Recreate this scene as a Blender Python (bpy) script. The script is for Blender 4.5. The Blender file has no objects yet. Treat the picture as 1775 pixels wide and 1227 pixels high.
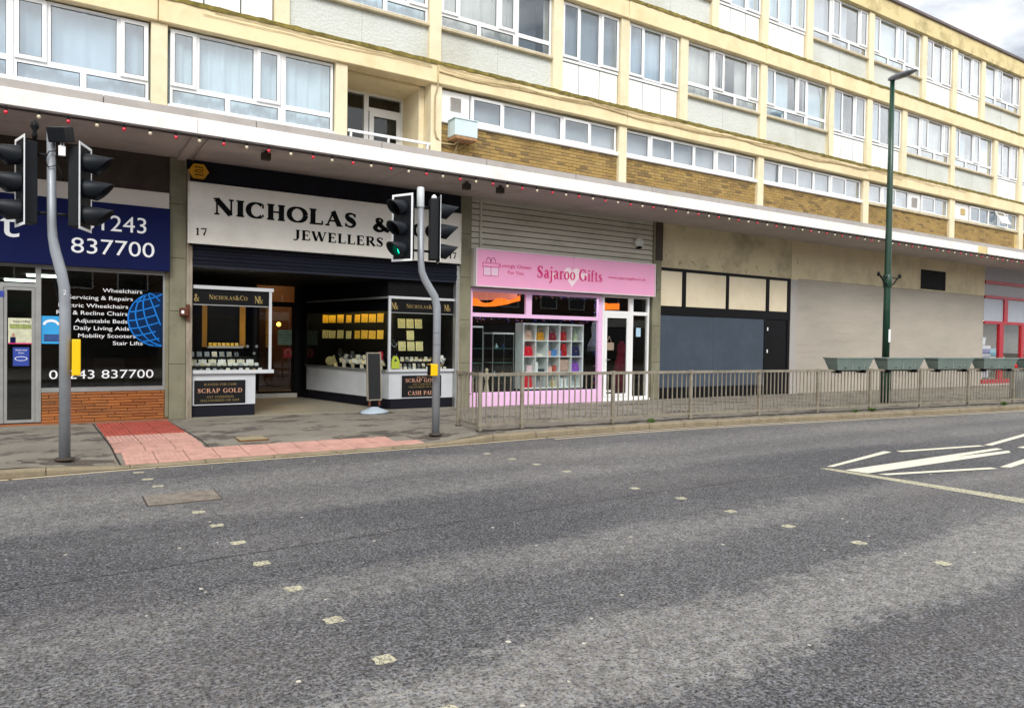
import bpy, bmesh, math, random
from mathutils import Vector, Matrix
R = random.Random(7)
SC = bpy.context.scene
COL = SC.collection
# ------------------------------------------------------------------ camera
cam_d = bpy.data.cameras.new('camera'); cam = bpy.data.objects.new('camera', cam_d); COL.objects.link(cam)
cr = Vector((0.84709258, -0.53123513, 0.01494651)); cu = Vector((-0.00244326, 0.02423109, 0.9997034)); cf = Vector((0.53143974, 0.84687785, -0.01922803))
cam.matrix_world = Matrix(((cr.x, cu.x, -cf.x, 0), (cr.y, cu.y, -cf.y, 0), (cr.z, cu.z, -cf.z, 1.65), (0, 0, 0, 1)))
cam_d.sensor_width = 36; cam_d.lens = 1250 / 1775 * 36; cam_d.clip_end = 600; cam_d.clip_start = .05
SC.camera = cam
# ------------------------------------------------------------------ world, sun, exposure
SUN_EL, SUN_AZ = math.radians(38), math.radians(205)     # azimuth clockwise from +Y (towards the facade)
w = bpy.data.worlds.new('World'); SC.world = w; w.use_nodes = True
nt = w.node_tree; N = nt.nodes; N.clear()
out = N.new('ShaderNodeOutputWorld'); bg = N.new('ShaderNodeBackground'); bg.inputs[1].default_value = 0.125
sky = N.new('ShaderNodeTexSky'); sky.sky_type = 'NISHITA'; sky.sun_disc = False
sky.sun_elevation = SUN_EL; sky.sun_rotation = SUN_AZ; sky.air_density = 1.0; sky.dust_density = 2.0
tc = N.new('ShaderNodeTexCoord'); mp = N.new('ShaderNodeMapping'); mp.inputs['Scale'].default_value = (1.6, 1.6, 4.2); mp.inputs['Location'].default_value = (5.5, .3, 2)
nz = N.new('ShaderNodeTexNoise'); nz.inputs['Scale'].default_value = 1.5; nz.inputs['Detail'].default_value = 7; nz.inputs['Roughness'].default_value = .52
rp = N.new('ShaderNodeValToRGB')
rp.color_ramp.elements[0].position = .37; rp.color_ramp.elements[0].color = (3.2, 3.5, 3.9, 1)
rp.color_ramp.elements[1].position = .52; rp.color_ramp.elements[1].color = (10.5, 10.5, 10.5, 1)
mx = N.new('ShaderNodeMix'); mx.data_type = 'RGBA'; mx.inputs[0].default_value = .88
nt.links.new(tc.outputs['Generated'], mp.inputs[0]); nt.links.new(mp.outputs[0], nz.inputs['Vector']); nt.links.new(nz.outputs[0], rp.inputs[0])
nt.links.new(sky.outputs[0], mx.inputs[6]); nt.links.new(rp.outputs[0], mx.inputs[7]); nt.links.new(mx.outputs[2], bg.inputs[0]); nt.links.new(bg.outputs[0], out.inputs[0])
sd = bpy.data.lights.new('sun', 'SUN'); sd.energy = 1.7; sd.angle = math.radians(25); sd.color = (1.0, .955, .88)
so = bpy.data.objects.new('sun', sd); COL.objects.link(so)
sv = Vector((math.sin(SUN_AZ) * math.cos(SUN_EL), math.cos(SUN_AZ) * math.cos(SUN_EL), math.sin(SUN_EL)))
so.rotation_euler = (-sv).to_track_quat('-Z', 'Y').to_euler(); so.location = (0, 0, 30)
SC.view_settings.view_transform = 'Standard'; SC.view_settings.look = 'None'; SC.view_settings.exposure = 0.44; SC.view_settings.gamma = 1
SC.view_settings.use_curve_mapping = False
SC.render.resolution_x, SC.render.resolution_y = 1024, 707
SC.render.engine = 'CYCLES'; SC.cycles.transparent_max_bounces = 12; SC.cycles.max_bounces = 8

# ------------------------------------------------------------------ materials
def srgb(h):
    r = [int(h[i:i + 2], 16) / 255 for i in (0, 2, 4)]
    return tuple(((c + .055) / 1.055) ** 2.4 if c > .04 else c / 12.92 for c in r)
_M = {}
class NT:
    def __init__(s, name):
        s.m = bpy.data.materials.new(name); s.m.use_nodes = True; s.t = s.m.node_tree; s.n = s.t.nodes; s.b = s.n['Principled BSDF']; s.o = s.n['Material Output']
    def new(s, k, **kw):
        x = s.n.new('ShaderNode' + k)
        for a, b in kw.items(): setattr(x, a, b)
        return x
    def L(s, a, b): s.t.links.new(a, b)
    def pos(s, scale=(1, 1, 1)):
        g = s.new('NewGeometry'); m = s.new('Mapping'); m.inputs['Scale'].default_value = scale; s.L(g.outputs['Position'], m.inputs[0]); return m.outputs[0]
    def noise(s, scale, detail=4, rough=.6, st=(1, 1, 1)):
        x = s.new('TexNoise'); x.inputs['Scale'].default_value = scale; x.inputs['Detail'].default_value = detail; x.inputs['Roughness'].default_value = rough
        s.L(s.pos(st), x.inputs['Vector']); return x.outputs[0]
    def ramp(s, inp, stops):
        r = s.new('ValToRGB'); e = r.color_ramp.elements
        while len(e) < len(stops): e.new(.5)
        for i, (p, c) in enumerate(stops):
            e[i].position = p; e[i].color = tuple(c) + (1,) if len(c) == 3 else c
        s.L(inp, r.inputs[0]); return r.outputs[0]
    def mix(s, f, a, b, mode='MIX'):
        m = s.new('Mix', data_type='RGBA', blend_type=mode)
        for i, v in ((0, f), (6, a), (7, b)):
            if hasattr(v, 'links'): s.L(v, m.inputs[i])
            elif i == 0: m.inputs[0].default_value = v
            else: m.inputs[i].default_value = tuple(v) + (1,) if len(v) == 3 else v
        return m.outputs[2]
    def math(s, op, a, b=0.0):
        m = s.new('Math', operation=op)
        for i, v in ((0, a), (1, b)):
            if hasattr(v, 'links'): s.L(v, m.inputs[i])
            else: m.inputs[i].default_value = v
        return m.outputs[0]
    def bump(s, h, strength=.3, dist=.01):
        b = s.new('Bump'); b.inputs['Strength'].default_value = strength; b.inputs['Distance'].default_value = dist
        s.L(h, b.inputs['Height']); s.L(b.outputs[0], s.b.inputs['Normal'])
def pm(name, col, rough=.6, var=.12, vs=3, bump=.15, bs=60, metal=0., dirt=None, dirt_amt=.35, st=(1, 1, 1), spec=.5, coat=0):
    if name in _M: return _M[name]
    k = NT(name); c = srgb(col) if isinstance(col, str) else col
    hi = tuple(min(1, x * (1 + var)) for x in c); lo = tuple(x * (1 - var) for x in c)
    base = k.ramp(k.noise(vs, 5, .6, st), [(.3, lo), (.7, hi)])
    if dirt:
        d = k.ramp(k.noise(vs * .55 + .3, 8, .72, st), [(.48, (0, 0, 0)), (.72, (1, 1, 1))])
        base = k.mix(k.math('MULTIPLY', d, dirt_amt), base, srgb(dirt) if isinstance(dirt, str) else dirt)
    k.L(base, k.b.inputs['Base Color'])
    rr = k.new('MapRange'); rr.inputs[3].default_value = max(.03, rough - .12); rr.inputs[4].default_value = min(1, rough + .12)
    k.L(k.noise(vs * 2.3, 3), rr.inputs[0]); k.L(rr.outputs[0], k.b.inputs['Roughness'])
    k.b.inputs['Metallic'].default_value = metal; k.b.inputs['Specular IOR Level'].default_value = spec; k.b.inputs['Coat Weight'].default_value = coat
    if bump: k.bump(k.noise(bs, 4, .6), bump, .004)
    _M[name] = k.m; return k.m
def emit(name, col, strength):
    if name in _M: return _M[name]
    k = NT(name); k.b.inputs['Base Color'].default_value = tuple(srgb(col)) + (1,)
    k.b.inputs['Emission Color'].default_value = tuple(srgb(col)) + (1,)
    v = k.new('MapRange'); v.inputs[3].default_value = strength * .85; v.inputs[4].default_value = strength * 1.15; k.L(k.noise(9, 2), v.inputs[0]); k.L(v.outputs[0], k.b.inputs['Emission Strength'])
    _M[name] = k.m; return k.m
def glass(name, tint=(1, 1, 1), refl=1.0, wob=.012, ior=1.5, rough=.01):
    if name in _M: return _M[name]
    k = NT(name); k.n.remove(k.b)
    tr = k.new('BsdfTransparent'); tr.inputs[0].default_value = tuple(tint) + (1,)
    gl = k.new('BsdfGlossy'); gl.inputs['Roughness'].default_value = rough; gl.inputs[0].default_value = (1, 1, 1, 1)
    lw = k.new('LayerWeight'); lw.inputs[0].default_value = .5; fr_ = k.math('ADD', .04, k.math('MULTIPLY', k.math('POWER', lw.outputs['Facing'], 4.5), .9))
    if wob: b = k.new('Bump'); b.inputs['Strength'].default_value = wob; b.inputs['Distance'].default_value = .05; k.L(k.noise(1.2, 1), b.inputs['Height']); k.L(b.outputs[0], gl.inputs['Normal'])
    mxs = k.new('MixShader'); k.L(k.math('MINIMUM', k.math('MULTIPLY', fr_, refl), .92), mxs.inputs[0]); k.L(tr.outputs[0], mxs.inputs[1]); k.L(gl.outputs[0], mxs.inputs[2]); k.L(mxs.outputs[0], k.o.inputs[0])
    _M[name] = k.m; return k.m

def mat_brick(name, cols, rough=.85):
    if name in _M: return _M[name]
    k = NT(name); g = k.new('NewGeometry'); oi = k.new('ObjectInfo')
    f = k.math('FRACT', k.math('ADD', g.outputs['Random Per Island'], oi.outputs['Random']))
    c = k.ramp(f, [(i / (len(cols) - 1), srgb(x)) for i, x in enumerate(cols)])
    c = k.mix(k.math('MULTIPLY', k.noise(45, 5, .7), .35), c, srgb('4a3a20'))
    st = k.ramp(k.noise(1.1, 6, .7, (1, 1, 1.6)), [(.5, (0, 0, 0)), (.72, (.6, .6, .6))])
    c = k.mix(st, c, srgb('5b4a35'))
    k.L(c, k.b.inputs['Base Color']); k.b.inputs['Roughness'].default_value = rough
    k.bump(k.noise(140, 4, .7), .5, .004); _M[name] = k.m; return k.m

CREAM = pm('cream_paint', 'eedcb2', .7, .05, 1.5, .25, 25, dirt='b89a5c', dirt_amt=.42)
CREAM_COL = pm('cream_paint_column', 'ebdfbe', .7, .05, 2.0, .2, 30, dirt='b9a374', dirt_amt=.35)
MOSS = pm('mossy_ledge', '8c7f40', .95, .45, 9, .9, 40, dirt='3c3416', dirt_amt=.8)
UPVC = pm('white_window_frame', 'eef0f2', .35, .02, 2, .02, 20, dirt='c9c7bd', dirt_amt=.22)
PANEL = pm('white_panel', 'f0f1f0', .45, .025, 1.5, .03, 20, dirt='d0cec4', dirt_amt=.25)
SILL = pm('sill', 'c9bda0', .7, .1, 5, .2, 40, dirt='7d6f50', dirt_amt=.5)
GREYTRIM = pm('grey_lead_flashing', 'aba6a2', .6, .08, 3, .1, 30, dirt='847c76', dirt_amt=.4)
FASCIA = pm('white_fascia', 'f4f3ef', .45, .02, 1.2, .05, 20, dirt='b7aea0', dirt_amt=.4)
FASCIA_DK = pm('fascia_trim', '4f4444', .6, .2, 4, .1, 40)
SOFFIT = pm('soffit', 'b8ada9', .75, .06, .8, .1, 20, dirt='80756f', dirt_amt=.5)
ROOFTRIM = pm('roof_edge_trim', '6a5f60', .6, .15, 5, .1, 30)
ROOFBAND = pm('roof_band', 'dccb98', .8, .07, 1.6, .3, 25, dirt='77693c', dirt_amt=.75)
CONC = pm('pillar_concrete', '7f7d68', .8, .13, 1.8, .4, 60, dirt='4c4a36', dirt_amt=.6)
CONC_DK = pm('dark_concrete', '443b33', .85, .2, 2.5, .4, 60, dirt='262018', dirt_amt=.5)
WOOD = pm('old_timber_trim', '9a9282', .8, .25, 6, .4, 60, dirt='5d3a24', dirt_amt=.8, st=(1, 1, .3))
BLUE = pm('navy_sign_face', '0d1645', .7, .12, 1.2, .06, 30, spec=.12)
LETTER = pm('white_lettering', 'eef1f6', .5, .02, 2, .0)
SIGNW = pm('ivory_sign_board', 'dad8d0', .55, .05, 1.3, .08, 30, dirt='a19c90', dirt_amt=.35)
GREYW = pm('grey_white_board', 'bcb5ae', .6, .05, 2, .08, 30)
BLACK = pm('black_paint', '0a0b0f', .5, .3, 3, .1, 30, spec=.2)
BLACKM = pm('matt_black', '08090c', .7, .3, 3, .1, 30, spec=.2)
NAVYBLK = pm('blue_black_fascia', '0b0c1a', .6, .3, 2, .1, 30, spec=.3)
SHUT = pm('dark_roller_shutter', '1b2030', .4, .15, 2, .1, 30, metal=.3)
ALU = pm('aluminium', 'a9abab', .4, .1, 4, .1, 60, metal=.6)
WPAINT = pm('white_painted_wood', 'c8ccd2', .45, .04, 2, .05, 20, dirt='9fa3a8', dirt_amt=.35)
PINK = pm('pink_sign_face', 'eba3cb', .45, .03, 1.2, .03, 20)
PINKF = pm('pale_pink_paint', 'e9bde4', .45, .04, 3, .06, 40)
MAGENTA = pm('magenta_lettering', 'd0206f', .5, .05, 3, .0)
GOLDT = pm('gold_lettering', 'a8935e', .4, .1, 6, .0, metal=.3)
ROSE = pm('copper_lettering', 'e0a98c', .5, .05, 6, .0)
INK = pm('black_lettering', '050506', .6, .1, 3, .0, spec=.1)
SLAT = pm('grey_cladding_board', 'c6c2b4', .7, .07, 3, .2, 40, dirt='8a8474', dirt_amt=.45, st=(.4, 1, 1))
RENDER = pm('stained_render', 'd2c5a2', .85, .06, .9, .35, 40, dirt='837a66', dirt_amt=.75)
RENDER2 = pm('cream_board', 'e6dabf', .7, .04, 1.2, .15, 30, dirt='bda888', dirt_amt=.35)
SLATE = pm('slate_blue_board', '3a4654', .6, .09, 1.1, .15, 30, dirt='4f5d6f', dirt_amt=.4)
RED = pm('red_paint', 'b0182c', .4, .1, 4, .05, 30)
FROST = pm('frosted_panel', 'a9a9b0', .6, .06, 3, .1, 30)
RAIL = pm('galvanised_rail', '918a7c', .55, .18, 7, .3, 80, metal=.15, dirt='5d4f3c', dirt_amt=.7)
POLE = pm('galvanised_pole', '9aa0a8', .45, .09, 3, .15, 60, metal=.3, dirt='7a7c80', dirt_amt=.5)
POLEW = pm('pale_pole_sleeve', 'c9ced2', .5, .05, 3, .1, 60)
SIGBLK = pm('signal_housing', '0f1319', .5, .2, 4, .1, 40, spec=.25)
VISOR = pm('visor_plastic', '181d24', .5, .2, 3, .1, 40, spec=.3)
SIGWHITE = pm('white_reflective_border', 'f2f5f8', .4, .02, 3, .0)
YELLOW = pm('yellow_box', 'f7c400', .4, .05, 3, .03, 30)
GREENP = pm('green_lamp_paint', '0f3a2a', .4, .2, 3, .1, 30, coat=.3)
LAMPHEAD = pm('lamp_head_grey', '7c7f8a', .4, .1, 4, .05, 30, metal=.4)
PLANTER = pm('planter_plastic', '6d7d78', .55, .13, 3, .15, 40, dirt='75857f', dirt_amt=.5)
EARTH = pm('planter_soil', 'ab9468', .95, .3, 12, .8, 60)
KERB = pm('kerb_concrete', '8b806a', .85, .14, 4, .5, 90, dirt='534a38', dirt_amt=.6)
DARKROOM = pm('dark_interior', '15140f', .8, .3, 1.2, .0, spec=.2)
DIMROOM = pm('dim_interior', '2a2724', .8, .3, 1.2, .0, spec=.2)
ROOMWALL = pm('flat_room_wall', '6f7880', .9, .1, 1, .0)
CURT = pm('net_curtain', 'd3e3ea', .9, .05, 3, .0)
CURTG = pm('cream_curtain', 'd9d6cc', .9, .05, 2, .0)
CURTB = pm('blue_grey_net', 'bccfdc', .9, .08, 2, .0)
BLIND = pm('grey_blue_blind', 'b7bcc2', .8, .07, 2, .0)
CABLE = pm('cream_cable', 'bba981', .7, .2, 6, .1)
CABLED = pm('dark_cable', '2a2622', .7, .2, 6, .1)
BULBR = pm('red_bulb', 'd4223c', .3, .1, 8, .0, coat=.5)
BULBW = pm('white_bulb', 'cfc4a8', .3, .05, 8, .0, coat=.5)
TERR = pm('terrazzo_floor', '8d897b', .6, .12, 5, .1, 90)
RUST = pm('rusted_box', '5c2f1c', .8, .3, 12, .3)
UTIL = pm('pale_blue_steel_box', 'cfe3e8', .5, .05, 3, .1, 30, dirt='d6d0c0', dirt_amt=.4)
RUSTY = pm('rust_streaks', 'a8805c', .85, .4, 14, .4, 40)
CHALK = pm('blackboard', '16181b', .7, .25, 2, .05)
GPLAST = pm('grey_plastic_base', 'aebdcb', .5, .06, 3, .1)
YGLOW = emit('warm_shop_light', 'ffb84a', 5.0)
GLASSUP = glass('upper_glass', (.91, .945, .965), 3.4, .03)
GLASSD = glass('shop_glass', (.90, .92, .92), .75, 0)
GLASSC = glass('cabinet_glass', (.86, .93, .93), 1.0, 0)
MOSSG = pm('weed_leaf', '4c6a28', .7, .3, 20, .2)

# pebbledash
k = NT('pebbledash'); v = k.new('TexVoronoi'); v.inputs['Scale'].default_value = 16; k.L(k.pos((1, 1, 1.3)), v.inputs['Vector'])
n1 = k.noise(30, 6, .75)
c = k.ramp(n1, [(.28, srgb('9aa09b')), (.4, srgb('cdd1cc')), (.6, srgb('dee2dd'))])
k.L(k.mix(k.ramp(k.noise(.7, 4), [(.45, (0, 0, 0)), (.75, (.45, .45, .45))]), c, srgb('a9a48c')), k.b.inputs['Base Color']); k.b.inputs['Roughness'].default_value = .9
k.bump(k.math('ADD', n1, k.math('MULTIPLY', v.outputs[0], .5)), .7, .022); PEBBLE = k.m
BRICKY = mat_brick('ochre_brick', ['a88c52', 'b4965a', 'ae9054', 'ba9d62', 'a18552', 'b6985e', '7c6848', 'b2945a'])
BRICKO = mat_brick('orange_slip_brick', ['a4622f', 'b87038', '94542a', 'b06a38', 'a8683c'])
MORTAR = pm('mortar', 'c4ad76', .95, .15, 8, .5, 90)
MORTARD = pm('dark_mortar', '6b4a2c', .95, .15, 8, .5, 90)
# asphalt
k = NT('road_asphalt')
g = k.new('NewGeometry'); sp = k.new('SeparateXYZ'); k.L(g.outputs['Position'], sp.inputs[0])
agg = k.noise(46, 5, .8); agg2 = k.noise(15, 6, .8); fine = k.noise(110, 3, .7); med = k.noise(.75, 6, .62, (.4, 1, 1)); rag = k.noise(7, 6, .75)
yy = k.math('ADD', sp.outputs[1], k.math('ADD', k.math('MULTIPLY', k.math('SUBTRACT', med, .5), 1.1), k.math('MULTIPLY', k.math('SUBTRACT', rag, .5), 1.15)))
W_ = lambda v_: (v_, v_, v_)
mask = k.ramp(k.math('DIVIDE', yy, 12.0), [(.0, W_(.1)), (.205, W_(.12)), (.226, W_(.95)), (.278, W_(.92)), (.298, W_(.22)), (.37, W_(.25)), (.395, W_(.62)), (.418, W_(.5)), (.445, W_(.06)), (.60, W_(.1)), (.635, W_(.6)), (.69, W_(.35)), (.73, W_(.7)), (.79, W_(.55)), (.82, W_(.2)), (.88, W_(.3))])
blot = k.ramp(k.noise(.45, 5, .6, (.5, 1, 1)), [(.46, W_(0)), (.66, W_(.32))]); mask = k.mix(1, mask, blot, 'ADD')
worn_c = k.mix(1.0, srgb('838280'), k.ramp(agg, [(.38, (.08, .08, .09)), (.445, (.55, .55, .56)), (.475, (.98, .98, .98)), (.60, (1.3, 1.3, 1.28))]), 'MULTIPLY')
rough_c = k.mix(1.0, srgb('4b4c50'), k.ramp(agg, [(.40, (.06, .06, .07)), (.47, (.5, .5, .52)), (.525, (1.2, 1.2, 1.2)), (.59, (2.9, 2.87, 2.8))]), 'MULTIPLY')
c = k.mix(mask, rough_c, worn_c)
c = k.mix(.85, c, k.ramp(agg2, [(.40, W_(.6)), (.58, W_(1.34))]), 'MULTIPLY')
c = k.mix(.6, c, k.ramp(fine, [(.35, W_(.7)), (.65, W_(1.3))]), 'MULTIPLY')
c = k.mix(k.ramp(k.noise(.35, 6, .7, (.6, 1, 1)), [(.5, W_(0)), (.75, W_(.35))]), c, srgb('6e6763'))
tint = k.ramp(k.noise(26, 3, .6), [(.4, (1.04, 1.0, .95)), (.6, (.95, .98, 1.06))]); c = k.mix(.8, c, tint, 'MULTIPLY')
k.L(c, k.b.inputs['Base Color']); k.b.inputs['Roughness'].default_value = .8; k.b.inputs['Specular IOR Level'].default_value = .35
k.bump(k.math('ADD', agg, k.math('MULTIPLY', agg2, .5)), .7, .010); ASPH = k.m
# pavement
k = NT('pavement_asphalt'); b0 = k.ramp(k.noise(1.6, 6, .65), [(.3, srgb('7d786f')), (.7, srgb('969085'))])
wet = k.ramp(k.noise(1.3, 8, .72, (.9, 1.2, 1)), [(.53, (0, 0, 0)), (.56, (.7, .7, .7)), (.7, (.9, .9, .9))])
c = k.mix(wet, b0, srgb('48433f')); ag = k.noise(80, 5, .8); c = k.mix(.8, c, k.ramp(ag, [(.35, (.45, .45, .45)), (.65, (1.35, 1.35, 1.33))]), 'MULTIPLY')
k.L(c, k.b.inputs['Base Color']); k.b.inputs['Roughness'].default_value = .8; k.bump(ag, .6, .008); PAVE = k.m
TACT = pm('pink_tactile_paving', 'c4988c', .85, .12, 6, .4, 80, dirt='8f6a60', dirt_amt=.5)
TACTR = pm('red_tactile_paving', 'a84c3e', .8, .18, 5, .4, 80, dirt='74302c', dirt_amt=.5)
# worn paint
def worn(name, col, wear):
    k = NT(name); k.L(k.mix(k.ramp(k.noise(60, 5, .8), [(wear, (0, 0, 0)), (wear + .1, (1, 1, 1))]), srgb(col), srgb('66655f')), k.b.inputs['Base Color'])
    k.b.inputs['Roughness'].default_value = .7; k.bump(k.noise(75, 6, .82), .8, .01); return k.m
PAINT = worn('road_paint_fresh', 'e9e4cf', .68); PAINTW = worn('road_paint_worn', 'd0caae', .47); PAINTL = worn('road_paint_edge', 'd8c8a8', .6)
MANH = pm('manhole_iron', '857d74', .7, .25, 14, .5, 70, dirt='4a3c34', dirt_amt=.6)

# ------------------------------------------------------------------ mesh builder
class MB:
    def __init__(s): s.v = []; s.f = []; s.sm = []
    def add(s, vs, fs, smooth=False):
        o = len(s.v); s.v += [tuple(p) for p in vs]; s.f += [tuple(i + o for i in f) for f in fs]; s.sm += [smooth] * len(fs); return s
    def box(s, x0, x1, y0, y1, z0, z1):
        return s.add([(x0, y0, z0), (x1, y0, z0), (x1, y1, z0), (x0, y1, z0), (x0, y0, z1), (x1, y0, z1), (x1, y1, z1), (x0, y1, z1)],
                     [(0, 3, 2, 1), (4, 5, 6, 7), (0, 1, 5, 4), (1, 2, 6, 5), (2, 3, 7, 6), (3, 0, 4, 7)])
    def cbox(s, x0, x1, y0, y1, z0, z1, c=.01):   # chamfered front (low y) face
        return s.add([(x0, y1, z0), (x1, y1, z0), (x1, y1, z1), (x0, y1, z1), (x0, y0 + c, z0), (x1, y0 + c, z0), (x1, y0 + c, z1), (x0, y0 + c, z1),
                      (x0 + c, y0, z0 + c), (x1 - c, y0, z0 + c), (x1 - c, y0, z1 - c), (x0 + c, y0, z1 - c)],
                     [(3, 2, 1, 0), (0, 1, 5, 4), (1, 2, 6, 5), (2, 3, 7, 6), (3, 0, 4, 7), (4, 5, 9, 8), (5, 6, 10, 9), (6, 7, 11, 10), (7, 4, 8, 11), (8, 9, 10, 11)])
    def prism(s, poly, axis, a, b, smooth=False):
        n = len(poly)
        def P(p, t): return {'x': (t, p[0], p[1]), 'y': (p[0], t, p[1]), 'z': (p[0], p[1], t)}[axis]
        vs = [P(p, a) for p in poly] + [P(p, b) for p in poly]
        o = len(s.v); s.add(vs, [tuple(range(n))[::-1], tuple(range(n, 2 * n))]); s.f += [tuple(o + q for q in (i, (i + 1) % n, n + (i + 1) % n, n + i)) for i in range(n)]; s.sm += [smooth] * n; return s
    def tube(s, path, r, n=8, caps=True):
        path = [Vector(p) for p in path]; rs = r if isinstance(r, (list, tuple)) else [r] * len(path)
        vs = []; up = Vector((0, 0, 1)); prev = None
        for i, p in enumerate(path):
            d = (path[min(i + 1, len(path) - 1)] - path[max(i - 1, 0)]).normalized()
            if prev is None:
                a = Vector((1, 0, 0)) if abs(d.z) > .8 else up
                u = d.cross(a).normalized()
            else:
                u = (prev - d * prev.dot(d)).normalized()
            prev = u; v = d.cross(u)
            vs += [p + (u * math.cos(t) + v * math.sin(t)) * rs[i] for t in [2 * math.pi * j / n for j in range(n)]]
        fs = []
        for i in range(len(path) - 1):
            fs += [(i * n + j, i * n + (j + 1) % n, (i + 1) * n + (j + 1) % n, (i + 1) * n + j) for j in range(n)]
        s.add(vs, fs, True)
        if caps:
            o = len(s.v) - len(vs); s.f += [tuple(o + j for j in range(n))[::-1], tuple(o + (len(path) - 1) * n + j for j in range(n))]; s.sm += [False, False]
        return s
    def lathe(s, c, prof, n=12, smooth=True):
        vs = []; 
        for (r, z) in prof: vs += [(c[0] + r * math.cos(2 * math.pi * j / n), c[1] + r * math.sin(2 * math.pi * j / n), c[2] + z) for j in range(n)]
        fs = []
        for i in range(len(prof) - 1): fs += [(i * n + j, i * n + (j + 1) % n, (i + 1) * n + (j + 1) % n, (i + 1) * n + j) for j in range(n)]
        s.add(vs, fs, smooth); o = len(s.v) - len(vs)
        s.f += [tuple(o + j for j in range(n))[::-1], tuple(o + (len(prof) - 1) * n + j for j in range(n))]; s.sm += [False, False]; return s
    def ring(s, x0, x1, z0, z1, w, y0, y1):
        s.box(x0, x0 + w, y0, y1, z0, z1); s.box(x1 - w, x1, y0, y1, z0, z1)
        s.box(x0 + w, x1 - w, y0, y1, z0, z0 + w); s.box(x0 + w, x1 - w, y0, y1, z1 - w, z1); return s
    def xf(s, m):
        s.v = [tuple(m @ Vector(p)) for p in s.v]; return s
WL = {}
def put(name, mb, m, parent=None, kind=None, origin=None, bevel=0):
    vs = mb.v
    lo = [min(p[i] for p in vs) for i in range(3)]; hi = [max(p[i] for p in vs) for i in range(3)]
    c = Vector(origin) if origin is not None else Vector(((lo[0] + hi[0]) / 2, (lo[1] + hi[1]) / 2, lo[2]))
    me = bpy.data.meshes.new(name); me.from_pydata([(p[0] - c.x, p[1] - c.y, p[2] - c.z) for p in vs], [], mb.f)
    me.polygons.foreach_set('use_smooth', mb.sm); me.materials.append(m)
    o = bpy.data.objects.new(name, me); COL.objects.link(o)
    link(o, c, parent)
    if kind: o['kind'] = kind
    if bevel:
        b = o.modifiers.new('bevel', 'BEVEL'); b.width = bevel; b.segments = 2; b.limit_method = 'ANGLE'
    return o
def link(o, c, parent):
    c = Vector(c); WL[o.name] = c
    if parent is not None: o.parent = parent; o.location = c - WL[parent.name]
    else: o.location = c
def inst(src, c, parent, name=None, scale=None):
    o = src.copy(); o.name = name or src.name.split('.')[0]; COL.objects.link(o); link(o, c, parent)
    if scale: o.scale = scale
    return o
def thing(name, loc, label, cat, group=None):
    o = bpy.data.objects.new(name, None); COL.objects.link(o); o.empty_display_size = .2; link(o, loc, None); return tag(o, label, cat, group)
def tag(o, label, cat, group=None):
    o['label'] = label; o['category'] = cat
    if group: o['group'] = group
    return o
def struct(o): o['kind'] = 'structure'; return o
def BX(*a): return MB().box(*a)

# ------------------------------------------------------------------ lettering
def sans(s, x, z, h, y, m, parent, align='l', w=None, name='lettering', ext=.004, rot=0):
    cu_ = bpy.data.curves.new('t', 'FONT'); cu_.body = s; cu_.size = 1; cu_.extrude = 0; cu_.resolution_u = 4
    o = bpy.data.objects.new('t', cu_); COL.objects.link(o)
    me = bpy.data.meshes.new_from_object(o); bpy.data.objects.remove(o)
    xs = [p.co.x for p in me.vertices]; x0, x1 = min(xs), max(xs); sc_ = h / .72; sx = (w / (x1 - x0)) if w else sc_
    off = {'l': x, 'r': x - (x1 - x0) * sx, 'c': x - (x1 - x0) * sx / 2}[align]
    mb = MB(); mb.add([((p.co.x - x0) * sx + off, y, z + p.co.y * sc_) for p in me.vertices], [tuple(p.vertices) for p in me.polygons])
    return put(name, mb, m, parent)
def crom(pts, n=6):
    P = [pts[0]] + list(pts) + [pts[-1]]; o = []
    for i in range(1, len(P) - 2):
        for j in range(n):
            t = j / n; a, b, c_, d = P[i - 1], P[i], P[i + 1], P[i + 2]
            o.append(tuple(.5 * (2 * b[q] + (c_[q] - a[q]) * t + (2 * a[q] - 5 * b[q] + 4 * c_[q] - d[q]) * t * t + (-a[q] + 3 * b[q] - 3 * c_[q] + d[q]) * t ** 3) for q in range(len(b))))
    o.append(P[-2]); return o
t_, T_ = .055, .165
def arc(cx, cz, rx, rz, a0, a1, n=22, tn=t_, tk=T_):
    return [(cx + rx * math.cos(math.radians(a0 + (a1 - a0) * i / n)), cz + rz * math.sin(math.radians(a0 + (a1 - a0) * i / n)), tn + (tk - tn) * abs(math.cos(math.radians(a0 + (a1 - a0) * i / n))) ** 1.3) for i in range(n + 1)]
def V(x, z0, z1, w_): return [(x, z0, w_), (x, z1, w_)]
def Hh(x0, x1, z, w_=t_): return [(x0, z, w_), (x1, z, w_)]
def S0(x, l=.13): return Hh(x - l, x + l, .025, .05)
def S1(x, l=.13): return Hh(x - l, x + l, .975, .05)
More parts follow.
